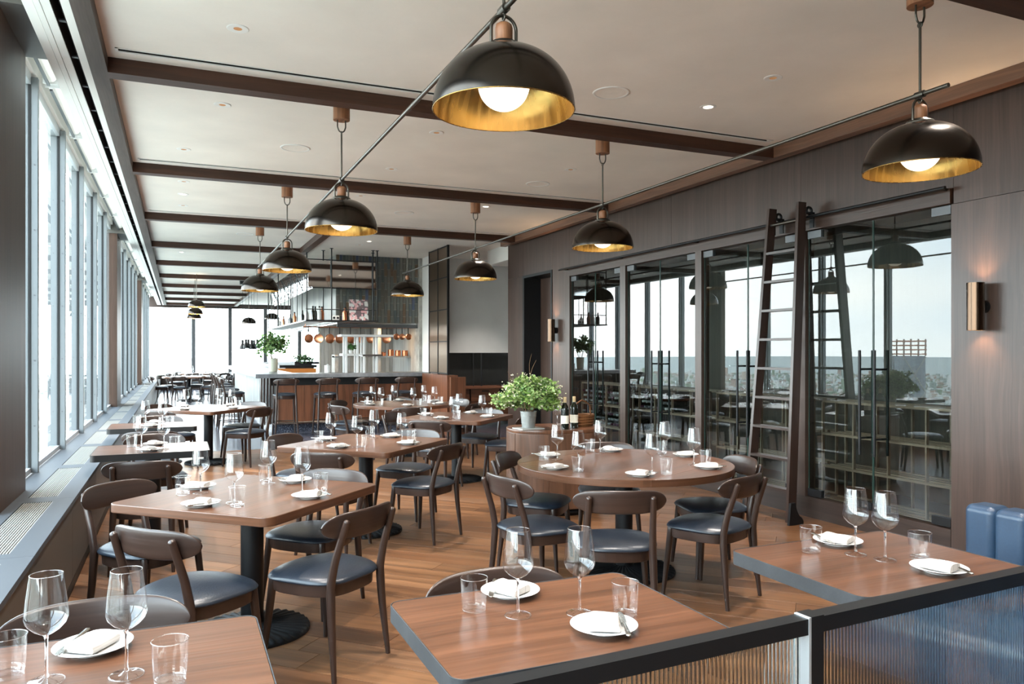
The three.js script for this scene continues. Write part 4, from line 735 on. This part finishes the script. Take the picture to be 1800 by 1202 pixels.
// tiled hood, its board-clad side and the kitchen below
{
  const t = structure('kitchen_hood', 'kitchen hood clad in grey-green upright tiles'); t.userData.category = 'hood';
  part('core', bx(2.9, 4.56, 2.1, 3.44, 15.34, 22, 'z'), M.grout, t);
  const tw = 0.0645, th = 0.272, cols = 26;
  for (let c = 0; c < cols; c++) { const x = 2.875 + c * tw; for (let r = -1; r < 6; r++) { const y0 = Math.max(2.1, 2.1 + r * th + (c % 2) * th / 2), y1 = Math.min(3.438, 2.1 + (r + 1) * th + (c % 2) * th / 2 - 0.008); if (y1 - y0 < 0.02) continue; part('tile', bx(x + 0.004, x + tw - 0.004, y0, y1, 15.325, 15.342), M.tiles[Math.floor(Math.pow(rnd(), 1.5) * 8)], t); } }
  for (let k = 0; k < 26; k++) part('board', bx(2.87, 2.9, 2.1, 3.44, 15.35 + k * 0.256, 15.35 + k * 0.256 + 0.25), M.boards[k % 3], t);
  part('underside', bx(2.9, 4.56, 2.07, 2.098, 15.36, 22, 'z'), M.steel, t); part('lip', bx(2.9, 4.56, 2.0, 2.07, 15.36, 15.38, 'x'), M.aluDark, t);
  const p = structure('kitchen_pier', 'pale concrete pier at the right of the open kitchen'); p.userData.category = 'pier';
  part('pier', bx(4.56, 4.72, 0, 3.44, 15.26, 15.6), M.concrete, p); part('edge', bx(4.725, 4.745, 0, 3.44, 15.24, 15.3), M.black, p);
  const b = structure('kitchen_back_wall', 'tiled back wall of the open kitchen'); b.userData.category = 'wall';
  part('core', bx(3.0, 4.9, 0, 2.1, 18.0, 18.1), M.grout, b); for (let c = 0; c < 21; c++) part('tile', bx(3.02 + c * 0.085, 3.1 + c * 0.085, 0.9, 2.05, 17.985, 18.0), M.boards[Math.floor(rnd() * 3)], b); part('side', bx(4.72, 4.85, 0, 3.44, 15.6, 22.1), M.boards[2], b);
  const k = thing('kitchen_shelving', 'steel kitchen shelving below the hood', 'shelving', [0, 0, 0]);
  for (const y of [0.9, 1.42]) part('shelf', bx(3.05, 4.7, y - 0.03, y, 16.4, 16.8, 'x'), M.steel, k); part('upright', bx(3.05, 3.12, 0, 1.45, 16.42, 16.78), M.concrete, k); part('upright', bx(3.98, 4.05, 0, 2.07, 16.42, 16.78), M.boards[2], k); part('counter_body', bx(3.12, 4.7, 0, 0.87, 16.42, 17.9), M.steel, k);
  const pot = (r, h) => lathe([[0.0001, 0], [r * 0.95, 0], [r, 0.008], [r, h], [r * 0.97, h], [r * 0.96, 0.01], [0.0001, 0.01]], 24);
  let n = 0; const pots = [[3.25, 0.9], [3.42, 0.9], [3.6, 0.9], [3.74, 0.9], [3.88, 0.9], [4.16, 0.9], [4.3, 0.9], [4.45, 0.9], [4.61, 0.9], [4.14, 1.42], [4.3, 1.42], [4.46, 1.42], [4.62, 1.42]];
  for (const [x, y] of pots) { const r = rr(0.045, 0.068), h = rr(0.07, 0.14), o = thing('copper_pot', `copper pot on the ${y > 1 ? 'upper' : 'lower'} kitchen shelf, ${ORD[y > 1 ? n++ - 9 : n++]} from the left`, 'pot', [x, y, 16.56], -Math.PI / 2, 'copper pots on the kitchen shelves'); part('body', pot(r, h), M.copper, o); part('handle', rod([r, h * 0.8, 0], [r + 0.09, h * 0.95, 0], 0.007), M.black, o); }
  solo('hanging_rail', merge([rod([2.32, 2.02, -15.9], [4.55, 2.02, -15.9], 0.012), ...[2.36, 3.15, 3.85, 4.5].map((x) => rod([x, 2.02, -15.9], [x, x < 2.6 ? 2.08 : 2.07, -15.9], 0.006))]), M.copper, 'copper rail for pans below the hood', 'rail');
  [2.42, 2.63, 2.84, 3.05, 3.27, 3.48, 3.7, 4.04, 4.24, 4.37, 4.5].forEach((x, i) => {
    const r = i > 7 ? 0.065 : rr(0.082, 0.098), o = thing('hanging_pan', `copper frying pan hanging from the rail, ${['first', 'second', 'third', 'fourth', 'fifth', 'sixth', 'seventh', 'eighth', 'ninth', 'tenth', 'eleventh'][i]} from the left`, 'pan', [x, 1.78 + (i > 7 ? 0.05 : 0), 15.88], rr(-0.5, 0.5), 'copper pans hanging from the rail');
    const g = pot(r, 0.04); g.rotateX(Math.PI / 2); part('pan_body', g, M.copper, o); part('handle', merge([bx(-0.009, 0.009, r, (i > 7 ? 0.19 : 0.24), -0.005, 0.005)]), M.black, o);
  });
  const l = new THREE.RectAreaLight(new THREE.Color(1, 0.7, 0.42), 70, 1.2, 0.06); l.position.set(3.8, 2.05, -16.2); l.rotation.x = -Math.PI / 2; l.name = 'hood_strip_light'; scene.add(l);
  const ls = thing('hood_light_strip', 'warm light strip under the kitchen hood', 'light', [0, 0, 0]); part('lamp_diffuser', bx(3.2, 4.4, 2.052, 2.069, 16.17, 16.23, 'x'), M.sconceGlow, ls);
}
{
  const t = thing('pass_shelf', 'white steel pass shelf with posts on the bar counter', 'shelf', [0, BH, 15.02]);
  for (const x of [2.98, 3.2, 3.33, 3.58]) part('post', bx(x, x + 0.035, 0, 0.7, -0.1, -0.065), M.whiteMetal, t);
  for (const x of [2.98, 3.2, 3.33, 3.58]) part('post', bx(x, x + 0.035, 0, 0.7, 0.14, 0.175), M.whiteMetal, t);
  part('tier', bx(2.92, 3.3, 0.33, 0.37, -0.14, 0.2, 'x'), M.whiteMetal, t); part('tier', bx(3.31, 3.7, 0.32, 0.355, -0.14, 0.2, 'x'), M.steel, t); part('heat_hood', bx(2.88, 3.92, 0.7, 0.745, -0.16, 0.24, 'x', 0.008), M.whiteMetal, t);
  const h = thing('herb_pot', 'small bushy herb standing on the pass shelf', 'plant', [3.1, BH + 0.371, 14.98]); part('pot', lathe([[0.0001, 0], [0.04, 0], [0.05, 0.07], [0.0001, 0.07]], 20), M.ceramic, h); const f = leaves(220, 0.085, 0.04, ['#3f6b2f', '#557f3b', '#31552a'], 11); f.translate(0, 0.12, 0); part('foliage', f, M.leaf, h);
  const c = thing('white_canister', 'white lidded canister on the bar counter left of the pass', 'canister', [2.66, BH, 15.05]); part('body', lathe([[0.0001, 0], [0.06, 0], [0.062, 0.005], [0.062, 0.13], [0.0001, 0.13]], 24), M.ceramic, c); part('lid', lathe([[0.064, 0.13], [0.064, 0.145], [0.03, 0.15], [0.012, 0.17], [0.0001, 0.172]], 24), M.ceramic, c);
}
{
  const t = thing('back_bar', 'dark back bar ledge with an orange board behind the counter', 'counter', [0, 0, 0]);
  part('ledge', bx(2.15, 3.0, 1.14, 1.2, 18.4, 23.5, 'z'), M.black, t); part('ledge', bx(2.15, 4.5, 1.14, 1.2, 23.5, 24.2, 'x'), M.black, t); part('body', bx(2.3, 2.95, 0, 1.14, 18.5, 24.1), M.sillFace, t); part('orange_board', bx(2.12, 2.98, 0.98, 1.12, 18.36, 18.4, 'x'), M.orange, t);
  const v = thing('tall_vase_plant', 'tall leafy branches in a pale vase on the bar', 'plant', [1.78, BH, 16.3]);
  part('vase', lathe([[0.0001, 0], [0.075, 0], [0.085, 0.01], [0.09, 0.12], [0.095, 0.26], [0.1, 0.27], [0.09, 0.26], [0.08, 0.02], [0.0001, 0.02]], 28), std({ color: '#b9b6a4', roughness: 0.6 }), v);
  const f = leaves(1100, 0.32, 0.062, ['#3e5f2e', '#4f7339', '#62853f', '#7c9455'], 51, 0.9, 1); f.translate(0, 0.52, 0); part('foliage', f, M.leaf, v);
  const st = []; for (let k = 0; k < 14; k++) { const a = rnd() * 6.28, r = rr(0.1, 0.3); st.push(taper([[0, 0.1, 0], [0.4 * r * Math.cos(a), 0.4, 0.4 * r * Math.sin(a)], [r * Math.cos(a), rr(0.55, 0.78), r * Math.sin(a)]], [0.005, 0.002], 6, 5)); } part('stems', merge(st), M.twig, v);
  const b = thing('low_planter', 'low bushy planter on the dark back bar ledge', 'plant', [2.75, 1.2, 18.9]); part('trough', bx(-0.2, 0.2, 0, 0.08, -0.08, 0.08, 'x'), M.black, b); const f2 = leaves(260, 0.2, 0.06, ['#3f5d33', '#2f4c2b', '#5b7346'], 19, 0.6, 1); f2.translate(0, 0.13, 0); part('foliage', f2, M.leaf, b);
}
// hanging rack over the bar with mirrored panels
{
  const t = thing('hanging_rack', 'black steel rack hung from the ceiling over the bar with mirror panels', 'rack', [0, 0, 0]);
  const R = (a, b, r = 0.011, n = 'rod') => part(n, rod(a, b, r, 8), M.black, t);
  part('shelf', bx(2.15, 3.5, 2.08, 2.105, 14.4, 14.8, 'x'), M.black, t); part('shelf', bx(2.15, 2.55, 2.08, 2.105, 14.8, 21, 'z'), M.whiteMetal, t);
  for (const [x, d] of [[2.17, 14.42], [2.62, 14.42], [3.4, 14.42], [3.48, 14.42], [2.53, 14.78], [3.48, 14.78], [2.17, 16.6], [2.17, 18.8], [2.17, 20.98]]) { R([x, 2.1, -d], [x, CEIL, -d], 0.012); const g = cyl(0.035, 0.035, 0.008, 16); g.translate(x, CEIL - 0.004, -d); part('ceiling_plate', g, M.black, t); }
  for (let k = 0; k < 9; k++) { const d = 15.0 + k * 0.66; R([2.17, 2.1, -d], [2.17, 3.0, -d], 0.008); R([2.17, 3.0, -d], [2.17, 2.72, -(d + 0.6)], 0.006, 'brace'); }
  R([2.17, 2.3, -14.42], [3.48, 2.3, -14.42], 0.008, 'guard_rail'); R([2.17, 2.7, -14.42], [3.48, 2.7, -14.42], 0.01, 'guard_rail'); R([2.17, 3.22, -14.42], [3.48, 3.22, -14.42], 0.01, 'guard_rail');
  part('mirror_panel', bx(2.2, 3.45, 2.715, 3.205, 14.45, 14.46, 'x'), M.mirror, t);
  const g = new THREE.BoxGeometry(0.01, 0.5, 6.2); g.rotateZ(0.22); g.translate(2.26, 2.95, -17.75); part('mirror_panel', g, M.mirror, t);
  const box = thing('art_panel', 'small square floral painting leaning on the rack shelf', 'picture', [3.17, 2.105, 14.62], 0, null); const tex = dataTex(128, 128, (u, v) => { const a = fbm(u * 6, v * 6, 6, 6, 211, 3), b = vnoise(u * 9, v * 9, 9, 9, 219), c = vnoise(u * 7, v * 7, 7, 7, 233); return b > 0.62 ? [0.85, 0.55 + 0.2 * a, 0.5 + 0.3 * a] : c > 0.6 ? [0.82, 0.82, 0.8] : [0.35 + 0.2 * a, 0.32 + 0.12 * a, 0.34 + 0.1 * a]; });
  part('canvas', (() => { const q = new THREE.BoxGeometry(0.36, 0.4, 0.025); q.rotateX(-0.1); q.translate(0, 0.205, 0); return q; })(), std({ map: tex, roughness: 0.7 }), box);
  const clock = thing('shelf_radio', 'small white radio box on the rack shelf', 'radio', [2.72, 2.105, 14.55]); part('case', new RoundedBoxGeometry(0.13, 0.09, 0.06, 2, 0.01).translate(0, 0.045, 0), M.white, clock); part('speaker_cone', (() => { const q = cyl(0.022, 0.022, 0.004, 16); q.rotateX(Math.PI / 2); const r = q.clone(); q.translate(-0.035, 0.045, 0.031); r.translate(0.035, 0.045, 0.031); return merge([q, r]); })(), M.black, clock);
  [[2.3, 14.55, 'dark'], [2.36, 14.66, 'dark'], [2.42, 14.56, 'clear'], [2.48, 14.64, 'amber'], [2.9, 14.6, 'amber'], [2.94, 14.7, 'dark'], [2.3, 15.3, 'clear'], [2.35, 16.2, 'dark'], [2.3, 17, 'amber'], [2.33, 17.9, 'dark'], [2.3, 18.9, 'amber'], [2.32, 19.9, 'clear']].forEach(([x, d, c], i) => { const o = thing('spirit_bottle', `${c} bottle on the hanging rack, ${['first', 'second', 'third', 'fourth', 'fifth', 'sixth', 'seventh', 'eighth', 'ninth', 'tenth', 'eleventh', 'twelfth'][i]} along its shelf`, 'bottle', [x, 2.105, d], 0, 'bottles on the hanging rack'); part('body', lathe([[0.0001, 0], [0.04, 0], [0.042, 0.01], [0.042, 0.15], [0.015, 0.19], [0.014, 0.24], [0.0001, 0.242]], 18), c === 'dark' ? M.bottle : c === 'amber' ? M.copper : M.ceramic, o); part('stopper', lathe([[0.016, 0.235], [0.016, 0.26], [0.0001, 0.262]], 12), M.black, o); });
}
// far lamps
[[0.42, 20.5, 2.62, 'nearest'], [0.42, 22.2, 2.52, 'second'], [0.42, 23.9, 2.47, 'third']].forEach(([x, d, y, n]) => { const t = thing('far_pendant', `small dark dome pendant before the far windows, ${n} of three`, 'pendant lamp', [x, y, d], 0, 'small far pendants'); const s = part('shade', PG.shade, M.bronze, t); s.scale.setScalar(0.72); const l = part('lining', PG.lining, M.brass, t); l.scale.setScalar(0.72); const b = part('globe', PG.globe, M.globe, t); b.scale.setScalar(0.6); part('stem', rod([0, 0.17, 0], [0, CEIL - y, 0], 0.006), M.gunmetal, t); lamp(x, y + 0.035, d, 2.0, new THREE.Color(1, 0.74, 0.46), 2); });
[[2.75, 25.5, 2.55, 'above the back bar'], [2.05, 25.5, 2.4, 'left of the back bar']].forEach(([x, d, y, n]) => { const t = thing('far_pendant', `unlit dark dome pendant against the bright end windows ${n}`, 'pendant lamp', [x, y, d]); const s = part('shade', PG.shade, M.bronze, t); s.scale.setScalar(0.8); part('stem', rod([0, 0.19, 0], [0, CEIL - y, 0], 0.005), M.gunmetal, t); });
{
  const t = thing('cluster_pendant', 'cluster of dark bottle-shaped shades on thin wires', 'pendant lamp', [1.72, 0, 21.5]), g = lathe([[0.07, 0], [0.072, 0.06], [0.045, 0.12], [0.03, 0.15], [0.03, 0.24], [0.0001, 0.245]], 16);
  for (let k = 0; k < 6; k++) { const x = -0.145 + (k % 3) * 0.145 + (k < 3 ? 0 : 0.07), z = k < 3 ? -0.09 : 0.09, q = g.clone(); q.translate(x, 1.58 + (k % 2) * 0.02, z); part('shade', q, M.black, t); part('wire', rod([x, 1.82, z], [x, 3.3, z], 0.004, 6), M.black, t); }
  part('track', bx(-0.22, 0.22, 3.3, 3.438, -0.12, 0.12, 'x'), M.black, t);
}
// ---------------------------------------------------------------- the city below the windows
{
  solo('city_ground', (() => { const g = new THREE.PlaneGeometry(40000, 40000); g.rotateX(-Math.PI / 2); return g; })(), M.ground, 'hazy ground far below the tower windows', 'ground', [-6000, -215, 6000], 0, null, 'structure');
  const n = 42000, im = new THREE.InstancedMesh(new THREE.BoxGeometry(1, 1, 1).translate(0, 0.5, 0), M.city, n), m = new THREE.Matrix4(), q = new THREE.Quaternion(), c = new THREE.Color(); seed = 99;
  for (let i = 0; i < n; i++) { const r = 260 + 7500 * Math.pow(rnd(), 1.2), a = rr(-0.4, 3.6), s = rr(9, 26), h = rnd() < 0.04 ? rr(30, 75) : rr(7, 20); q.setFromAxisAngle(new THREE.Vector3(0, 1, 0), rnd() * 1.6); m.compose(new THREE.Vector3(-Math.sin(a) * r, -215, -Math.cos(a) * r), q, new THREE.Vector3(s, h, s * rr(0.7, 1.8))); im.setMatrixAt(i, m); c.set(['#c9c4bd', '#b7a79a', '#a9958a', '#d8d5d0', '#9ba39b', '#8f9a85'][Math.floor(rnd() * 6)]); im.setColorAt(i, c); }
  im.name = 'city_blocks'; scene.add(im); set(im, 'pale low city blocks spreading below the windows', 'city', null, 'stuff');
  const t = thing('tower', 'slab tower under construction mirrored in the cellar glass', 'tower', [-505, -215, 420], 0.3); t.scale.set(0.68, 1, 0.68);
  part('facade', bx(-13, 13, 0, 213, -13, 13), std({ color: '#9aa0a6', map: at(concreteMap, 0.02, 0.1), roughness: 0.6 }), t);
  for (let k = 0; k < 4; k++) part('floor_slab', bx(-14, 14, 214 + k * 3.3, 214.9 + k * 3.3, -14, 14), M.copper2 ??= std({ color: '#b98468', roughness: 0.8 }), t);
  for (const x of [-13, -4.5, 4.5, 13]) for (const z of [-13, 13]) part('pillar', bx(x - 0.6, x + 0.6, 213, 226, z - 0.6, z + 0.6), M.concrete, t);
  for (let k = 0; k < 8; k++) for (const z of [-13.2, 13.2]) part('brace', merge([rod([-13, k * 26.5, z], [13, (k + 1) * 26.5, z], 0.7, 6), rod([13, k * 26.5, z], [-13, (k + 1) * 26.5, z], 0.7, 6)]), M.concrete, t);
}
renderer.render(scene, camera);
